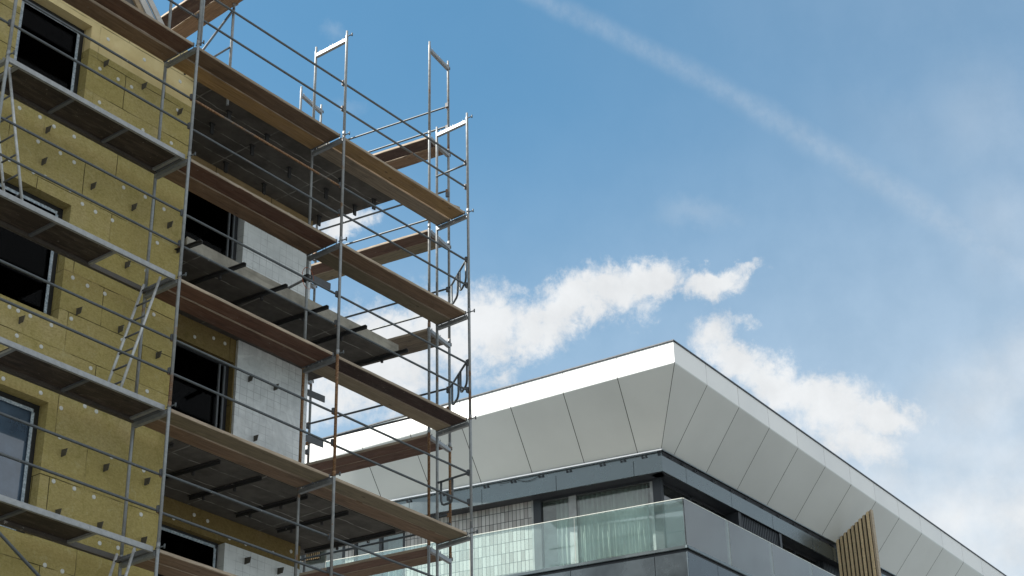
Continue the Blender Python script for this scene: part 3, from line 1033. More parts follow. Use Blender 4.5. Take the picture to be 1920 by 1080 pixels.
fp = frame_proto()
first = True
RUSTF = {('B', 3): {'standard': M['rusty']}, ('B', 4): {'standard': M['steel_rust']}, ('C', 2): {'standard': M['steel_rust']},
         ('A', 3): {'standard': M['steel_rust']}, ('B', 1): {'standard': M['steel_rust']}}
for pn in ('A', 'B', 'C', 'D'):
    for l in range(-1 if pn in 'AD' else 0, 6):
        if l < 0:
            continue
        z = lv(l + 1)
        where = {0: 'rising clear above the top deck', 1: 'just below the top deck', 2: 'below the second deck from the top', 3: 'below the third deck from the top',
                 4: 'below the fourth deck from the top', 5: 'at the bottom edge of the photo'}[l]
        lab = 'steel scaffold frame of the %s uprights, %s' % ({'A': 'left', 'B': 'middle', 'C': 'outer right', 'D': 'far left'}[pn], where)
        o = fp if first else dup(fp, (0, 0, 0))
        first = False
        o.location = (XS[pn], 0, z)
        o['label'] = lab
        if (pn, l) in RUSTF:
            recolor(o, RUSTF[(pn, l)])
        # (key = lift whose deck the frame carries)

# flank scaffold (runs along the right flank of the building)
UR = az_dir(99.5)
RI, RO = Vector((-0.03, 0.87, 0)), Vector((0.67, 1.0, 0))
rzf = math.atan2((RI - RO).y, (RI - RO).x) - math.pi / 2
FLB = 2.95
for bay in range(2):
    for l in range(-1, 6):
        o = dup(fp, RO + UR * FLB * bay + Vector((0, 0, lv(l + 1))), rzf,
                'steel frame of the flank scaffold, %s uprights, %s' % (
                    ['near', 'far'][bay], {-1: 'standing free against the sky at the top', 0: 'below its topmost deck', 1: 'one lift under its topmost deck', 2: 'two lifts under its topmost deck',
                                           3: 'three lifts under its topmost deck', 4: 'in front of the tiled wall', 5: 'at the bottom edge of the photo'}[l]))
        if bay == 0 and l == 3:
            recolor(o, {'standard': M['rusty']})
        elif (l + bay) % 2:
            recolor(o, {'standard': M['steel_rust']})


# planks
def plank_mesh(L, w, seed):
    """a worn board: slightly bowed, edges nibbled"""
    rg = random.Random(seed)
    mb = MB()
    n = 22
    b1, b2 = rg.uniform(-.006, .006), rg.uniform(-.007, .003)
    k0 = 0
    prof = [(0.008, -0.048), (w - 0.008, -0.048), (w, -0.040), (w, -0.005), (w - 0.006, 0.0), (0.006, 0.0), (0.0, -0.006), (0.0, -0.040)]
    for i in range(n + 1):
        x = L * i / n
        s_ = math.sin(math.pi * i / n)
        tw = 0.006 * (i / n - 0.5) * rg.choice((0, 1))
        for (y, z) in prof:
            e = 0.0035 if y > w / 2 else -0.0035
            mb.v.append(Vector((x, y + b1 * s_ + e * rg.random() * (0 if i in (0, n) else -1), z + b2 * s_ + rg.uniform(-.0012, .0012))))
    m_ = len(prof)
    for i in range(n):
        for q in range(m_):
            r_ = (q + 1) % m_
            mb.f.append((i * m_ + q, i * m_ + r_, (i + 1) * m_ + r_, (i + 1) * m_ + q))
            mb.s.append(False)
    mb.f.append(tuple(range(m_ - 1, -1, -1)))
    mb.f.append(tuple(n * m_ + q for q in range(m_)))
    mb.s += [False, False]
    return mb


def edge_slot(me):
    me.materials.append(M['plank_edge'])
    for p in me.polygons:
        if abs(p.normal.y) > 0.6:
            p.material_index = 1


def plank_proto(L, w):
    o = plank_mesh(L, w, 1).build('scaffold_plank', WOOD['brown'])
    edge_slot(o.data)
    for x in (0.0, L - 0.02):
        MB().box(x - 0.003, x + 0.023, -0.003, w + 0.003, -0.052, 0.003).build('end_strap', M['grey_steel'], o)
    return o


PL = 3.125
pp = plank_proto(PL, 0.315)
PMESH = [pp.data]
for sd_ in range(2, 7):
    o_ = plank_mesh(PL, 0.315, sd_).build('scaffold_plank', WOOD['brown'])
    edge_slot(o_.data)
    PMESH.append(o_.data)
    bpy.data.objects.remove(o_)
TONE = {'red': 'reddish-brown', 'brown': 'brown', 'grey': 'weathered grey-brown', 'yellow': 'yellowish pine', 'pale': 'pale grey', 'dark': 'nearly black red-brown', 'olive': 'olive-grey'}
used = False
_ang = {}


def place_plank(loc, rz, wood_k, label, sx=1.0):
    global used
    if not used:
        o = pp
        used = True
        o.location, o.rotation_euler = loc, (0, 0, rz)
        tag(o, label, 'plank', 'wooden scaffold planks')
    else:
        o = dup(pp, loc, rz, label)
        o.data = random.choice(PMESH)
    o.scale = (sx, 1, 1)
    o.material_slots[0].link = 'OBJECT'
    o.material_slots[0].material = WOOD[wood_k]
    return o


DECKS = {
    (1, 'D'): ('red', 'brown'), (1, 'A'): ('brown', 'yellow'), (1, 'B'): ('yellow', 'grey'),
    (2, 'A'): ('red', 'brown'), (2, 'B'): ('brown', 'olive'),
    (3, 'A'): ('red', 'red'), (3, 'B'): ('dark', 'pale'),
    (4, 'A'): ('olive', 'brown'), (4, 'B'): ('olive', 'brown'),
    (5, 'A'): ('brown', 'brown'), (5, 'B'): ('brown', 'olive'),
}
BAYN = {'D': 'left of the left standard', 'A': 'between the left and middle standards', 'B': 'between the middle and right standards'}
for (l, b), (w1, w2) in DECKS.items():
    for k, wk in enumerate((w1, w2)):
        y = 0.035 + k * 0.332
        place_plank((XS[b] + 0.043 + random.uniform(-.004, .004), y, lv(l) - 0.012 + random.uniform(-.004, .004)), random.uniform(-.0022, .0022), wk,
                    '%s plank, %s of its pair, %s deck, %s' % (TONE[wk], ['outer', 'inner'][k], ORD[l] if l > 1 else 'topmost', BAYN[b]))
RDECK = {0: ('dark', 'brown'), 1: ('red', 'olive'), 2: ('grey', 'grey'), 3: ('red', 'red'), 4: ('red', 'brown'), 5: ('brown', 'brown')}
vv = (RO - RI).normalized()
for bay in range(2):
    for l, ws in RDECK.items():
        for k, wk in enumerate(ws):
            p = RI + UR * (0.043 + FLB * bay) + vv * (0.036 + (k + 1) * 0.322)
            place_plank((p.x, p.y, lv(l) - 0.012), math.atan2(UR.y, UR.x), wk,
                        '%s flank scaffold plank, %s of its pair, %s deck%s' % (
                            TONE[wk], ['inner', 'outer'][k], ['topmost', 'second', 'third', 'fourth', 'fifth', 'lowest'][l], ', far bay' if bay else ', near bay'), (FLB - 0.087) / PL)


# guard rails
def rail_proto(L):
    mb = MB()
    mb.tube([(0.02, 0, 0), (0.05, 0, 0), (0.10, 0, 0), (L - 0.10, 0, 0), (L - 0.05, 0, 0), (L - 0.02, 0, 0)], [0.012, 0.016, 0.019, 0.019, 0.016, 0.012], 10)
    o = mb.build('guard_rail', M['rail'])
    for x in (0.012, L - 0.012):
        MB().box(x - 0.012, x + 0.030 if x < 1 else x + 0.012, -0.008, 0.008, -0.034, 0.034).build('end_hook', M['hook'], o)
    return o


rp = rail_proto(BAYW)
used_r = False


def place_rail(loc, rz, label, mt=None, sx=1.0, tilt=0.0):
    global used_r
    if not used_r:
        o = rp
        used_r = True
        tag(o, label, 'guard rail', 'scaffold guard rails')
        o.location, o.rotation_euler = loc, (0, tilt, rz)
    else:
        o = dup(rp, loc, rz, label)
        o.rotation_euler = (0, tilt, rz)
    o.scale = (sx, 1, 1)
    o.material_slots[0].link = 'OBJECT'
    o.material_slots[0].material = mt or M['rail']
    return o


for b in ('D', 'A', 'B'):
    for l in range(1, 6):
        for k, h in enumerate((0.50, 1.02)):
            z = lv(l) + h + random.uniform(-.015, .015)
            mt = M['rail_rust'] if (l, b, k) in ((2, 'A', 1),) else M['rail']
            place_rail((XS[b], 0.042, z), 0,
                       '%s guard rail above the %s deck, %s' % (['lower', 'upper'][k], ORD[l] if l > 1 else 'topmost', BAYN[b]), mt, tilt=random.uniform(-.003, .003))
for h, l, k in ((-0.98, 1, 1), (-1.50, 1, 0), (-2.98, 2, 1), (-3.5, 2, 0)):
    place_rail((XS['D'] - BAYW, 0.042, h), 0, '%s guard rail left of the far left standard, above the %s deck' % (['lower', 'upper'][k], ORD[l + 1]))
RR = {0: (3.0, 2.55), 1: (1.12, 0.62), 2: (-0.95, -1.36), 3: (-2.93, -3.31), 4: (-5.28, -5.5), 5: (-7.0, -7.5)}
for bay in range(2):
    for l, hs in RR.items():
        for k, z in enumerate(hs):
            p = RO + UR * FLB * bay - vv * 0.04
            place_rail((p.x, p.y, z), math.atan2(UR.y, UR.x), '%s guard rail of the flank scaffold above its %s deck, %s bay' % (
                ['upper', 'lower'][k], ['topmost', 'second', 'third', 'fourth', 'fifth', 'lowest'][l], ['near', 'far'][bay]), sx=FLB / BAYW)


# aluminium decks of the left bay
def alu_deck(l, x0, x1, label):
    z = lv(l) - 0.005
    t = thing('metal_deck', label, 'scaffold deck', (XS['D'] + 0.04, 0.03, z), 0, 'metal scaffold decks')
    xa, xb = XS['D'] + 0.045, XS['A'] - 0.045
    for y in (0.035, 0.635):
        r = MB().box(xa, xb, y, y + 0.045, z - 0.075, z)
        r.box(xa, xb, y - 0.004 if y < .3 else y + 0.045, y if y < .3 else y + 0.049, z - 0.080, z - 0.068)
        r.build('side_rail', M['alu' if y < .3 else 'deck_rail_dull'], t, bevel=0.004)
    MB().box(x0, x1, 0.083, 0.632, z - 0.024, z - 0.008).build('deck_board', M['ply'], t)
    n = max(2, int((x1 - x0) / 0.82))
    for i in range(n + 1):
        x = x0 + (x1 - x0 - 0.05) * i / n
        MB().box(x, x + 0.05, 0.083, 0.632, z - 0.06, z - 0.026).build('cross_rib', M['alu'] if i in (0, n) else M['grey_steel'], t)
    for x in (xa - 0.01, xb - 0.03):
        MB().box(x, x + 0.04, 0.083, 0.632, z - 0.066, z - 0.004).build('end_beam', M['grey_steel'], t)
    return t


alu_deck(2, -9.45, -6.52, 'aluminium-edged deck with dark plywood underside, highest of the metal decks on the left')
alu_deck(3, -9.55, -7.48, 'aluminium-edged scaffold deck with an open hatch above the leaning ladder')
alu_deck(4, -8.92, -6.52, 'aluminium-edged scaffold deck at the foot of the ladder in front of the insulated wall')
alu_deck(5, -9.55, -7.34, 'lowest aluminium-edged scaffold deck, open hatch at its right end')


def ladder(top, bot, label):
    t = thing('access_ladder', label, 'ladder', bot, 0, 'scaffold ladders')
    top, bot = Vector(top), Vector(bot)
    d = top - bot
    for y in (0.0, 0.34):
        MB().tube([bot + Vector((0, y, 0)), top + Vector((0, y, 0))], 0.0205, 10).build('stringer', M['ladder'], t)
    n = 7
    for i in range(n):
        p = bot + d * ((i + 0.6) / n)
        MB().tube([p + Vector((0, 0.018, 0)), p + Vector((0, 0.322, 0))], 0.014, 8).build('rung', M['grey_steel'], t)
    return t


ladder((-6.60, 0.21, -4.03), (-7.12, 0.21, -5.97), 'aluminium ladder leaning under the open hatch of the middle metal deck')
ladder((-9.47, 0.21, -2.03), (-8.98, 0.21, -3.97), 'aluminium ladder at the left edge below the highest metal deck')
ladder((-6.64, 0.21, -8.03), (-7.14, 0.21, -9.97), 'aluminium ladder below the lowest metal deck, only its top in view')
o = MB().tube([(-6.365, 0.03, 0.02), (-6.365, 0.03, 2.35)], 0.0242, 12).build('scaffold_post', M['steel'], origin=(-6.365, 0.03, 0.02))
tag(o, 'second bare steel upright tied beside the left standard above the topmost deck', 'scaffold post')
# diagonal brace at the lower left
o = MB().tube([(-9.60, -0.035, -8.08), (-9.15, -0.035, -8.35), (-6.45, -0.035, -9.93)], 0.0215, 10).build('diagonal_brace', M['rail'], origin=(-9.6, -0.035, -8.08))
tag(o, 'grey diagonal scaffold brace crossing the lower left corner', 'brace')

o = MB().para((-0.46, 0.13, -0.008), (0.30, -0.08, 0), (0.02, 0.075, 0), (0, 0, 0.045)).build('timber_offcut', WOOD['pale'], origin=(-0.46, 0.13, -0.008), bevel=0.004)
tag(o, 'short timber offcut lying at the right end of the topmost deck', 'timber')
# cross deck over the eaves at the top left
for k, wk in enumerate(('brown', 'dark')):
    o = place_plank((-5.05 - k * 0.33, 0.25, 2.0), R(86) , wk, '%s plank of the high deck running back over the roof, %s side' % (TONE[wk], ['right', 'left'][k]), 0.62)
o = thing('braced_post', 'galvanised scaffold post with diagonal braces standing behind the topmost deck', 'scaffold post', (-5.06, 0.8, -0.05))
MB().tube([(-5.06, 0.8, -0.05), (-5.06, 0.8, 3.2)], 0.0242, 12).build('post', M['steel'], o)
MB().tube([(-5.08, 0.77, 1.83), (-6.0, 0.77, 0.02)], 0.02, 10).build('long_brace', M['rail'], o)
MB().tube([(-5.04, 0.82, 1.12), (-5.75, 0.82, 0.3)], 0.018, 10).build('short_brace', M['rail'], o)
MB().tube([(-5.06, 0.8, 1.94), (-5.06, 0.8, 2.02)], 0.036, 10).box(-5.12, -5.0, 0.76, 0.84, 1.955, 2.0).build('coupler', M['steel_rust'], o)

# end guards (bent tube loops) on the right end


def end_guard(p, q, z, label, loops=2, mt='rail'):
    p, q = Vector(p), Vector(q)
    t = thing('end_guard', label, 'end guard', (p.x, p.y, z), 0, 'bent tube end guards')
    MB().tube([Vector((*p.xy, z)), Vector((*q.xy, z))], 0.019, 10).build('top_bar', M[mt], t)
    d = (q - p)
    for i in range(loops):
        a, b = 0.10 + i * 0.48, 0.10 + i * 0.48 + 0.36
        A, Bq = p + d * a, p + d * b
        h = 0.42
        pts = [Vector((*A.xy, z)), Vector((*A.xy, z - h * 0.8)), Vector((*(A + d * 0.03).xy, z - h * 0.95)), Vector((*(A + d * 0.08).xy, z - h)),
               Vector((*(Bq - d * 0.08).xy, z - h)), Vector((*(Bq - d * 0.03).xy, z - h * 0.95)), Vector((*Bq.xy, z - h * 0.8)), Vector((*Bq.xy, z))]
        MB().tube(pts, 0.0195, 8).build('loop', M[mt], t)
    return t


for z, nm in ((-0.93, 'beside the second deck'), (-2.90, 'beside the third deck')):
    end_guard((0.66, 0.97, 0), (0.03, 0.06, 0), z, 'bent-tube end guard at the right end of the scaffold, %s' % nm)
end_guard((0.0, 0.70, 0), (0.0, 0.03, 0), -4.97, 'bent-tube end guard at the right end of the scaffold, beside the fourth deck', loops=1)
end_guard((-0.02, 0.72, 0), (0.0, 0.03, 0), 1.0, 'end guard bar at the right end above the topmost deck', loops=0)

# wall tie with clamp on the middle inner standard
o = thing('wall_tie', 'steel wall tie clamped to the inner middle standard in front of the white foam pier', 'wall tie', (-3.21, 0.74, -2.48))
MB().tube([(-3.21, 0.66, -2.44), (-3.12, 1.6, -2.44), (-3.10, 2.43, -2.44)], 0.022, 10).build('tie_tube', M['steel_rust'], o)
MB().box(-3.26, -3.15, 0.66, 0.79, -2.50, -2.39).build('clamp', M['dark_steel'], o, bevel=0.012)
ring = [(-3.21 + 0.13 * math.cos(a), 0.70, -2.45 + 0.19 * math.sin(a)) for a in [i * 2 * math.pi / 22 for i in range(20)]]
MB().tube(ring, 0.005, 6).build('wire', M['orange'], o)

# ------------------------------------------------------------------ the finished white-roofed building
BD = Vector((11.34, 3.45, 0))
uL, uR = az_dir(104.0), az_dir(0.2)
fL, fR = az_dir(96.6), az_dir(3.1)
FC = Vector((9.777, 1.957, 0))
ZFB, ZFT, ZBT, ZBB = 1.26, 1.80, 0.08, -0.48
WC = Vector((11.613, 3.80, 0))
GC = Vector((10.22, 2.27, 0))
ZFL = -2.88
apt = thing('apartment_building', 'finished apartment block with white overhanging roof edge, dark metal band, tiles and corner glazing', 'building', (12, 5, GZ))
LL, LR = 20.0, 32.0
UP = Vector((0, 0, 1))


def at(o, d, t, z):
    p = o + d * t
    return Vector((p.x, p.y, z))


def inward(o, d, sgn):
    n_ = Vector((-d.y, d.x, 0)) * sgn
    return n_


inL, inR = Vector((uL.y, -uL.x, 0)), Vector((0, 1, 0))
GAP = 0.008
# fascia + soffit panels of both faces
for side in (0, 1):
    fd, bd = (fL, uL) if side == 0 else (fR, uR)
    nrm = Vector((fd.y, -fd.x, 0)) if side == 0 else Vector((-fd.y, fd.x, 0))     # into the building
    Ltot = LL if side == 0 else LR
    pit, f0 = (1.44, 1.47) if side == 0 else (1.555, 1.50)
    bp, b0_ = (1.35, 0.59) if side == 0 else (1.43, 0.53)
    ts = [0.0]
    while ts[-1] < Ltot:
        ts.append(f0 + pit * (len(ts) - 1))
    bs = [0.0] + [b0_ + bp * i for i in range(len(ts) - 1)]
    rb_ = 0.022
    back_q = []
    for i in range(len(ts) - 1):
        a, b = ts[i] + (GAP if i else 0.0), ts[i + 1] - GAP
        p, q = bs[i] + (GAP if i else 0.0), bs[i + 1] - GAP
        fm = MB()
        A, B_ = at(FC, fd, a, ZFB + rb_), at(FC, fd, b, ZFB + rb_)
        th = nrm * 0.03
        if i == 0:
            # mitred outer corner
            fm.prism([at(FC, fd, 0, ZFB + rb_), B_, B_ + th, at(FC, fd, 0.028, ZFB + rb_) + th], UP * (ZFT - ZFB - rb_))
        else:
            fm.para(A, B_ - A, th, UP * (ZFT - ZFB - rb_))
        # soft bend under the fascia
        if i == 0:
            a, p = 0.009, 0.007
        S0, S1 = at(BD, bd, p, ZBT), at(BD, bd, q, ZBT)
        prev = (at(FC, fd, a, ZFB + rb_), at(FC, fd, b, ZFB + rb_))
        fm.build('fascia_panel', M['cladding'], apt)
        sm = MB()
        NG = 10
        for k in range(1, 6):
            t = k / 5
            # quadratic bend from the fascia plane into the soffit plane
            def bend(f, s):
                v0 = Vector((f.x, f.y, ZFB + rb_))
                v1 = Vector((f.x, f.y, ZFB))
                v2 = v1 + (s - v1).normalized() * rb_
                return v0 * (1 - t) ** 2 + v1 * 2 * t * (1 - t) + v2 * t * t
            cur = (bend(at(FC, fd, a, 0), S0), bend(at(FC, fd, b, 0), S1))
            for gi in range(NG):
                u0, u1 = gi / NG, (gi + 1) / NG
                sm.face([prev[0].lerp(prev[1], u0), prev[0].lerp(prev[1], u1), cur[0].lerp(cur[1], u1), cur[0].lerp(cur[1], u0)], True)
            prev = cur
        for gi in range(NG):
            for gj in range(NG):
                u0, u1, v0_, v1_ = gi / NG, (gi + 1) / NG, gj / NG, (gj + 1) / NG
                bl = lambda u, v: prev[0].lerp(prev[1], u).lerp(S0.lerp(S1, u), v)
                sm.face([bl(u0, v0_), bl(u1, v0_), bl(u1, v1_), bl(u0, v1_)], True)
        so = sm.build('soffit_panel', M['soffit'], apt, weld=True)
        o1, o2 = nrm * 0.10 + UP * 0.06, nrm * 0.02 + UP * 0.04
        qa, qb = at(FC, fd, ts[i], ZFB), at(FC, fd, ts[i + 1], ZFB)
        pa, pb_ = at(BD, bd, bs[i], ZBT), at(BD, bd, bs[i + 1], ZBT)
        back_q.append([qa + o1, qb + o1, pb_ + o2, pa + o2])
    # dark backing behind the joints
    bk_ = MB()
    off = nrm * 0.04 + UP * 0.035
    bk_.face([at(FC, fd, 0, ZFT - .02) + nrm * 0.05, at(FC, fd, Ltot, ZFT - .02) + nrm * 0.05, at(FC, fd, Ltot, ZFB + .02) + nrm * 0.05, at(FC, fd, 0, ZFB + .02) + nrm * 0.05])
    for q4 in back_q:
        bk_.face(q4)
    bk_.build('joint_backing', M['joint'], apt)
    # roof edge cap
    cp = MB()
    cp.para(at(FC, fd, -0.025, ZFT + 0.002) - nrm * 0.025, fd * (Ltot + 0.1), nrm * 0.30, UP * 0.040)
    cp.build('roof_edge', M['cap'], apt, bevel=0.006)
    # bright ledge under the soffit and grey band
    outw = -(inL if side == 0 else inR)
    le = MB()
    if side == 0:
        le.para(at(BD, bd, -0.03, ZBT - 0.045) + outw * 0.035, bd * (bs[-1] + 0.03), -outw * 0.03, UP * 0.03)
        le.build('ledge', M['ledge'], apt)
    else:
        le.para(at(BD, bd, -0.03, ZBT - 0.045) + outw * 0.035, bd * (bs[-1] + 0.03), -outw * 0.03, UP * 0.025)
        le.build('ledge', M['band'], apt)
    # recessed strip below the ledge
    rs = MB()
    rs.para(at(BD, bd, 0.02, ZBT - 0.16) - outw * 0.05, bd * bs[-1], -outw * 0.1, UP * 0.14)
    rs.build('recess', M['band_dark'] if side else M['band'], apt)
    # band panels
    jo = [0.0] + ([0.71, 2.68, 4.63, 6.6, 8.55, 10.5, 12.5, 14.5, 16.5] if side == 0 else [1.03, 3.07, 5.06, 7.1, 9.1, 11.1, 13.1, 15.1, 17.1, 19.1, 21.1, 23.1])
    for i in range(len(jo) - 1):
        a, b = jo[i] + (0.006 if i else 0), jo[i + 1] - 0.006
        pm = MB()
        if i == 0:
            pm.prism([at(BD, bd, 0, ZBB), at(BD, bd, b, ZBB), at(BD, bd, b, ZBB) - outw * 0.04, at(BD, bd, 0.04, ZBB) - outw * 0.04], UP * (ZBT - 0.17 - ZBB))
        else:
            pm.para(at(BD, bd, a, ZBB), bd * (b - a), -outw * 0.04, UP * (ZBT - 0.17 - ZBB))
        pm.build('band_panel', M['band'], apt)
    MB().para(at(BD, bd, 0.06, ZBB + 0.012) - outw * 0.045, bd * (jo[-1] - .1), -outw * 0.32, UP * 0.3).build('band_soffit', M['band_dark'], apt)
# roof deck closing the top
MB().prism([at(FC, fL, 0.1, ZFT - 0.02) + Vector((.1, .1, 0)), at(FC, fR, LR, ZFT - 0.02) + Vector((0, .1, 0)), at(FC, fR, LR, ZFT - 0.02) + fL * LL, at(FC, fL, LL, ZFT - 0.02) + Vector((.1, 0, 0))], UP * 0.015).build('roof', M['roof'], apt)
# little spring clips along the ledge
cl0 = None
cm = MB()
cm.para((-0.07, -0.018, -0.085), (0.03, 0, 0), (0, 0.018, 0), (-0.035, 0, 0.115))
cm.para((0.03, -0.018, -0.085), (0.03, 0, 0), (0, 0.018, 0), (-0.035, 0, 0.115))
cm.box(-0.075, 0.045, -0.026, -0.019, -0.04, -0.02)
CLL = [0.42, 0.95, 1.47, 2.33, 3.05, 3.78, 4.5, 5.6, 6.6]
CLR = [0.45, 1.0, 1.55, 2.35, 3.2, 3.9, 4.7, 5.5, 6.3, 7.0, 7.7, 8.3, 11.0, 12.0, 13.0]
for side, lst in ((0, CLL), (1, CLR)):
    for t in lst:
        p = at(BD, uL if side == 0 else uR, t, ZBT - 0.10) + (-(inL if side == 0 else inR)) * -0.028 - Vector(apt.location)
        rot = (0, 0, math.atan2(uL.y, uL.x) + math.pi if side == 0 else 0)
        if cl0 is None:
            cl0 = cm.build('ledge_clip', M['band_dark'], apt, origin=(0, 0, 0))
            cl0.location, cl0.rotation_euler = p, rot
        else:
            child_copy(cl0, apt, p, rot)
# hanging cable
cb = []
for i in range(15):
    t = 3.05 + (3.72 - 3.05) * i / 14
    s = 4 * (i / 14) * (1 - i / 14)
    cb.append(at(BD, uL, t, ZBT - 0.09 - 0.10 * s) - inL * 0.03)
o = MB().tube(cb, 0.007, 6)
cb2 = [at(BD, uL, 3.75 + 0.45 * i / 9, ZBT - 0.09 - 0.05 * 4 * (i / 9) * (1 - i / 9)) - inL * 0.03 for i in range(10)]
o.tube(cb2, 0.007, 6)
tag(o.build('cable', M['cable'], origin=cb[0]), 'thin black cable sagging below the bright ledge of the white-roofed building', 'cable')

# walls below the band --------------------------------------------------
ZH, ZF = -0.475, -2.90          # window head, floor


def panel(name, o, d, t0, t1, z0, z1, back, thick, mt, parent=None, inn=inL, bevel=0.0):
    b_ = MB()
    b_.para(at(o, d, t0, z0) + inn * back, d * (t1 - t0), inn * thick, UP * (z1 - z0))
    return b_.build(name, mt, parent or apt, bevel=bevel)


dR = Vector((1, 0, 0))
panel('window_head', WC, uL, -0.05, 20.0, ZH, ZBB + 0.012, 0.0, 0.2, M['band_dark'])
panel('window_head', WC, dR, 0.06, 28.0, ZH, ZBB + 0.01, 0.0, 0.2, M['band_dark'], inn=inR)
# corner window, left face: frame, mullions, glass
wf = MB()
for a, b in ((-0.09, 0.12), (2.97, 3.16)):
    wf.para(at(WC, uL, a, ZF), uL * (b - a), inL * 0.16, UP * (ZH - ZF))
wf.para(at(WC, uL, 0.12, ZH - 0.045) + inL * 0.03, uL * 2.85, inL * 0.1, UP * 0.043)
cw = wf.build('corner_window', M['band_dark'], apt)
for a, b in ((2.07, 2.26), (0.13, 0.20)):
    MB().para(at(WC, uL, a, ZF) + inL * 0.035, uL * (b - a), inL * 0.09, UP * (ZH - 0.047 - ZF)).build('mullion', M['mullion'], cw)
for a, b in ((0.20, 2.07), (2.26, 2.97)):
    MB().para(at(WC, uL, a, ZF) + inL * 0.07, uL * (b - a), inL * 0.016, UP * (ZH - 0.047 - ZF)).build('pane', M['bglass'], cw)
# tile wall and what follows to the left
panel('tile_wall', WC, uL, 3.22, 6.62, -17.3, ZH + 0.05, 0.02, 0.2, M['tile'])
panel('reveal_trim', WC, uL, 3.165, 3.215, ZF, ZH + 0.05, 0.0, 0.12, M['mullion'])
w2 = MB()
for a, b in ((6.63, 6.70), (7.28, 7.36), (8.00, 8.06)):
    w2.para(at(WC, uL, a, ZF) + inL * 0.04, uL * (b - a), inL * 0.1, UP * (ZH - ZF))
w2 = w2.build('window', M['frame'], apt)
for a, b in ((6.70, 7.28), (7.36, 8.00)):
    MB().para(at(WC, uL, a, ZF) + inL * 0.08, uL * (b - a), inL * 0.016, UP * (ZH - ZF)).build('pane', M['bglass'], w2)
panel('tile_wall', WC, uL, 8.06, 8.30, -17.3, ZH + 0.05, 0.02, 0.2, M['tile'])
w3 = panel('window', WC, uL, 8.30, 8.40, ZF, ZH, 0.04, 0.1, M['frame'])
panel('pane', WC, uL, 8.40, 12.0, ZF, ZH, 0.08, 0.016, M['bglass'], parent=w3)
panel('rear_wall', WC, uL, 12.0, 20.0, -17.3, ZH + 0.05, 0.02, 0.2, M['tile'])
# right face: glazing, dark return, corrugated panel, openings
w4 = MB()
w4.para(at(WC, dR, 0.13, ZF), dR * 0.10, inR * 0.14, UP * (ZH - ZF))
w4.para(at(WC, dR, 1.45, ZF) + inR * 0.03, dR * 0.09, inR * 0.1, UP * (ZH - ZF))
w4.para(at(WC, dR, 0.24, ZH - 0.045) + inR * 0.03, dR * 2.9, inR * 0.1, UP * 0.043)
w4 = w4.build('window', M['band_dark'], apt)
for a, b in ((0.23, 1.45), (1.54, 3.13)):
    panel('pane', WC, dR, a, b, ZF, ZH - 0.047, 0.07, 0.016, M['bglass_coated'], parent=w4, inn=inR)
panel('dark_return', WC, dR, 3.13, 3.26, ZF, ZBB, -0.30, 0.55, M['band_dark'], inn=inR)
cg = MB()
x = 3.26
while x < 5.12:
    cg.para(at(WC, dR, x, ZF) - inR * 0.26, dR * 0.05, inR * 0.05, UP * (ZBB - ZF - 0.004))
    x += 0.085
cg.para(at(WC, dR, 3.26, ZF) - inR * 0.215, dR * 1.87, inR * 0.3, UP * (ZBB - ZF - 0.006))
cg.build('corrugated_panel', M['corr'], apt)
panel('post', WC, dR, 5.13, 5.23, ZF, ZBB, -0.30, 0.55, M['cap'], inn=inR)
w5 = MB()
w5.para(at(WC, dR, 5.24, ZH - 0.045) + inR * 0.03, dR * 2.4, inR * 0.1, UP * 0.043)
w5.para(at(WC, dR, 6.45, ZF) + inR * 0.03, dR * 0.08, inR * 0.1, UP * (ZH - 0.047 - ZF))
w5.para(at(WC, dR, 7.66, ZF), dR * 0.1, inR * 0.14, UP * (ZH - ZF))
w5 = w5.build('window', M['band_dark'], apt)
for a, b in ((5.24, 6.45), (6.53, 7.66)):
    panel('pane', WC, dR, a, b, ZF, ZH - 0.047, 0.07, 0.016, M['bglass_coated'], parent=w5, inn=inR)
cg = MB()
x = 7.77
while x < 28:
    cg.para(at(WC, dR, x, ZF) - inR * 0.1, dR * 0.05, inR * 0.05, UP * (ZBB - ZF - 0.004))
    x += 0.085
cg.para(at(WC, dR, 7.77, ZF) - inR * 0.055, dR * 20, inR * 0.3, UP * (ZBB - ZF - 0.006))
cg.build('corrugated_panel', M['corr'], apt)
# rooms behind the glass
rm = MB()
n0 = WC + inL * 0.3 + inR * 0.3
rm.prism([at(n0, uL, 13, -2.95), at(n0, uL, 0.2, -2.95), at(n0, dR, 9, -2.95), at(n0, dR, 9, -2.95) + uL * 13], UP * 0.05)
rm.prism([at(n0, uL, 13, ZH + 0.02), at(n0, uL, 0.2, ZH + 0.02), at(n0, dR, 9, ZH + 0.02), at(n0, dR, 9, ZH + 0.02) + uL * 13], UP * 0.05)
rm.para(at(n0, dR, 4.0, ZF), uL * 12, dR * 0.1, UP * 2.4)
rm.para(at(n0, uL, 5.0, ZF), dR * 8, uL * 0.1, UP * 2.4)
rm.build('room_interior', M['interior'], apt)


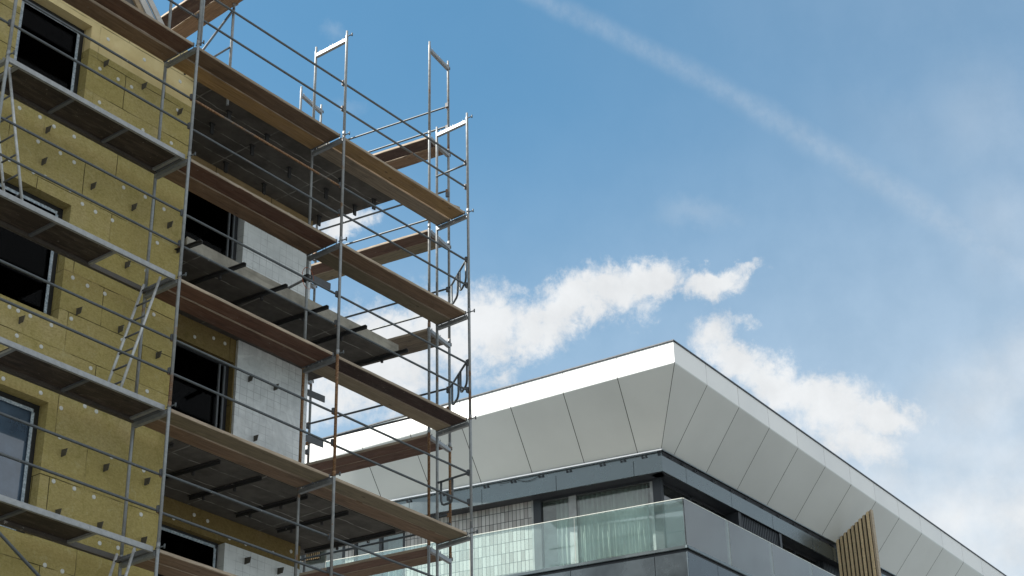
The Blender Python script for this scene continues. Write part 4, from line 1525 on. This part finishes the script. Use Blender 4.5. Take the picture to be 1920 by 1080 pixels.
def curtain(o, d, t0, t1, z0, z1, inn, back, mt, label, group='curtains behind the glass', folds=11, amp=0.075):
    n = int((t1 - t0) * 60)
    mb = MB()
    k = len(mb.v)
    for j in range(2):
        for i in range(n + 1):
            t = t0 + (t1 - t0) * i / n
            ph = folds * t * 2 + 1.3 * math.sin(t * 3.1) + (0.15 if j else 0)
            a = amp * (0.7 + 0.3 * math.sin(t * 5.3)) * math.sin(ph * 2.2) * (1.0 if j == 0 else 0.8)
            p = at(o, d, t, z0 if j == 0 else z1) + inn * (back + a)
            mb.v.append(p)
    for i in range(n):
        mb.f.append((k + i, k + i + 1, k + n + 2 + i, k + n + 1 + i))
        mb.s.append(True)
    base = at(o, d, t0, z0) + inn * back
    ob = mb.build('curtain', mt, origin=base)
    sm_ = ob.modifiers.new('cloth_thickness', 'SOLIDIFY')
    sm_.thickness = 0.003
    tag(ob, label, 'curtain', group)
    return ob


curtain(WC, uL, 0.30, 2.03, ZF + 0.02, ZH - 0.05, inL, 0.19, M['curtain'], 'pale green-white pleated curtain filling the wide pane of the corner window')
curtain(WC, uL, 2.28, 2.62, ZF + 0.02, ZH - 0.05, inL, 0.19, M['curtain'], 'narrow pale curtain in the small pane left of the corner window mullion')
curtain(WC, dR, 0.45, 1.05, ZF + 0.02, ZH - 0.05, inR, 0.24, M['curtain_dark'], 'grey-white curtain just right of the building corner, behind the balustrade')
curtain(WC, dR, 1.75, 2.55, ZF + 0.02, ZH - 0.05, inR, 0.24, M['curtain_dark'], 'grey-white curtain between the building corner and the dark return wall')
curtain(WC, dR, 5.35, 6.3, ZF + 0.02, ZH - 0.05, inR, 0.24, M['curtain_dark'], 'pale grey curtain in the window right of the corrugated dark panel')
curtain(WC, uL, 6.75, 7.2, ZF + 0.02, ZH - 0.05, inL, 0.19, M['curtain'], 'pale curtain in the window left of the tiled wall, seen under the scaffold')

# balcony slab with dark metal apron, and the storey below it
for side, d, inn, L_ in ((0, uL, inL, 9.0), (1, uR, inR, 12.5)):
    s = MB()
    s.para(at(GC, d, -0.06, ZFL - 0.09) - inn * 0.06, d * (L_ + 0.06), inn * 0.14, UP * 0.075)
    s.build('balcony_edge', M['band'], apt, bevel=0.008)
    gap_ = MB()
    gap_.para(at(GC, d, 0.0, ZFL - 0.15), d * L_, inn * 0.1, UP * 0.055)
    gap_.build('shadow_gap', M['band_dark'], apt)
    jo = [0.0] + ([0.74, 2.72, 4.7, 6.7, 8.7] if side == 0 else [1.2, 3.2, 5.2, 7.2, 9.2, 11.2])
    for i in range(len(jo) - 1):
        pm = MB()
        a, b = jo[i] + (0.006 if i else -0.03), jo[i + 1] - 0.006
        pm.para(at(GC, d, a, ZFL - 0.80) - inn * 0.03, d * (b - a), inn * 0.06, UP * 0.64)
        pm.build('apron_panel', M['apron'], apt)
bs_ = MB()
bs_.prism([at(GC, uL, 0.1, ZFL - 0.62) + inR * 0.1 + inL * .05, at(GC, uR, 12.4, ZFL - 0.62) + inR * 0.1, at(WC, dR, 11, ZFL - 0.62) + inR, at(WC, uL, 0.3, ZFL - 0.62) + inL * 1.0, at(WC, uL, 9, ZFL - 0.62) + inL, at(GC, uL, 9, ZFL - 0.62) + inL * 0.1], UP * 0.55)
bs_.build('balcony_slab', M['band_dark'], apt)
pv = MB()  # pale floor sheet, unseen, added to bounce light onto the curtains
pv.prism([at(GC, uL, 0.12, ZFL - 0.066) + inR * 0.12 + inL * .06, at(GC, uR, 12.3, ZFL - 0.066) + inR * 0.12, at(WC, dR, 11, ZFL - 0.066) + inR * 0.2, at(WC, uL, 0.2, ZFL - 0.066) + inL * 0.2, at(WC, uL, 8.9, ZFL - 0.066) + inL * 0.2, at(GC, uL, 8.9, ZFL - 0.066) + inL * 0.12], UP * 0.04)
pv.build('bounce_paving', M['bounce_floor'], apt)
lw_ = MB()
lw_.prism([at(WC, uL, 0, GZ) + inL * 0.5, at(WC, dR, 28, GZ) + inR * 0.4, at(WC, dR, 28, GZ) + uL * 18, at(WC, uL, 18, GZ) + inL * 0.5], UP * 14.0)
lw_.build('lower_storeys', M['corr'], apt)

# glass balustrade
gb = thing('glass_balustrade', 'frameless greenish glass balustrade around the balcony of the white-roofed building', 'balustrade', (GC.x, GC.y, ZFL))
for d, inn, js in ((uL, inL, [0.0, 2.6, 5.2, 7.8, 9.0]), (uR, inR, [0.0, 1.88, 3.82, 5.75, 7.7, 9.6])):
    for i in range(len(js) - 1):
        a, b = js[i] + (0.008 if i else 0.02), js[i + 1] - 0.008
        p = MB().para(at(GC, d, a, ZFL - 0.012), d * (b - a), inn * 0.018, UP * 1.10)
        pn = p.build('glass_panel', M['balglass'], gb)
        e = MB().para(at(GC, d, a, ZFL + 1.0885) - inn * 0.001, d * (b - a), inn * 0.020, UP * 0.012)
        e.para(at(GC, d, b, ZFL - 0.012) - inn * 0.001, d * 0.004, inn * 0.020, UP * 1.10)
        e.build('polished_edge', M['glass_edge'], pn)


def timber_fin(o, n_out, d_th, ztop0, ztop1, zbot, depth, label):
    """slatted partition standing square to the wall, top cut along the soffit"""
    t = thing('timber_screen', label, 'screen', (o.x, o.y, zbot), 0, 'timber balcony screens')
    b_ = MB()
    P = lambda s, z: Vector((o.x, o.y, 0)) + n_out * s + UP * z
    top = lambda s: ztop0 + (ztop1 - ztop0) * s / depth
    b_.prism([P(0.02, zbot), P(depth - 0.02, zbot), P(depth - 0.02, top(depth - 0.02) - 0.012), P(0.02, top(0.02) - 0.012)], d_th * 0.06)
    b_.build('backing', M['slat_gap'], t)
    n = 9
    w = depth / n
    for i in range(n):
        a, b = i * w + 0.012, (i + 1) * w - 0.038
        s = MB()
        s.prism([P(a, zbot), P(b, zbot), P(b, top(b) - 0.006), P(a, top(a) - 0.006)], d_th * -0.045)
        s.build('slat', M['slat'], t, bevel=0.004)
    s = MB()
    s.prism([P(depth - 0.018, zbot), P(depth + 0.035, zbot), P(depth + 0.035, top(depth + .035) - 0.004), P(depth - 0.018, top(depth - .018) - 0.004)], d_th * 0.13 - d_th * 0.0)
    s.build('edge_trim', M['trim'], t)
    return t


timber_fin(Vector((19.81, 3.47, 0)), Vector((0, -1, 0)), Vector((1, 0, 0)), 0.13, 0.75, -2.95, 1.08,
           'slatted timber screen rising to the white soffit on the right of the photo')
pf = at(WC, uL, 8.98, 0) - inL * 0.06
timber_fin(pf, uL, inL, -0.40, -0.40, -1.0, 0.48, 'small slatted timber screen seen under the lowest concrete slab, beside the yellow wool')

for o in list(bpy.data.objects):
    if '_o' in o:
        del o['_o']
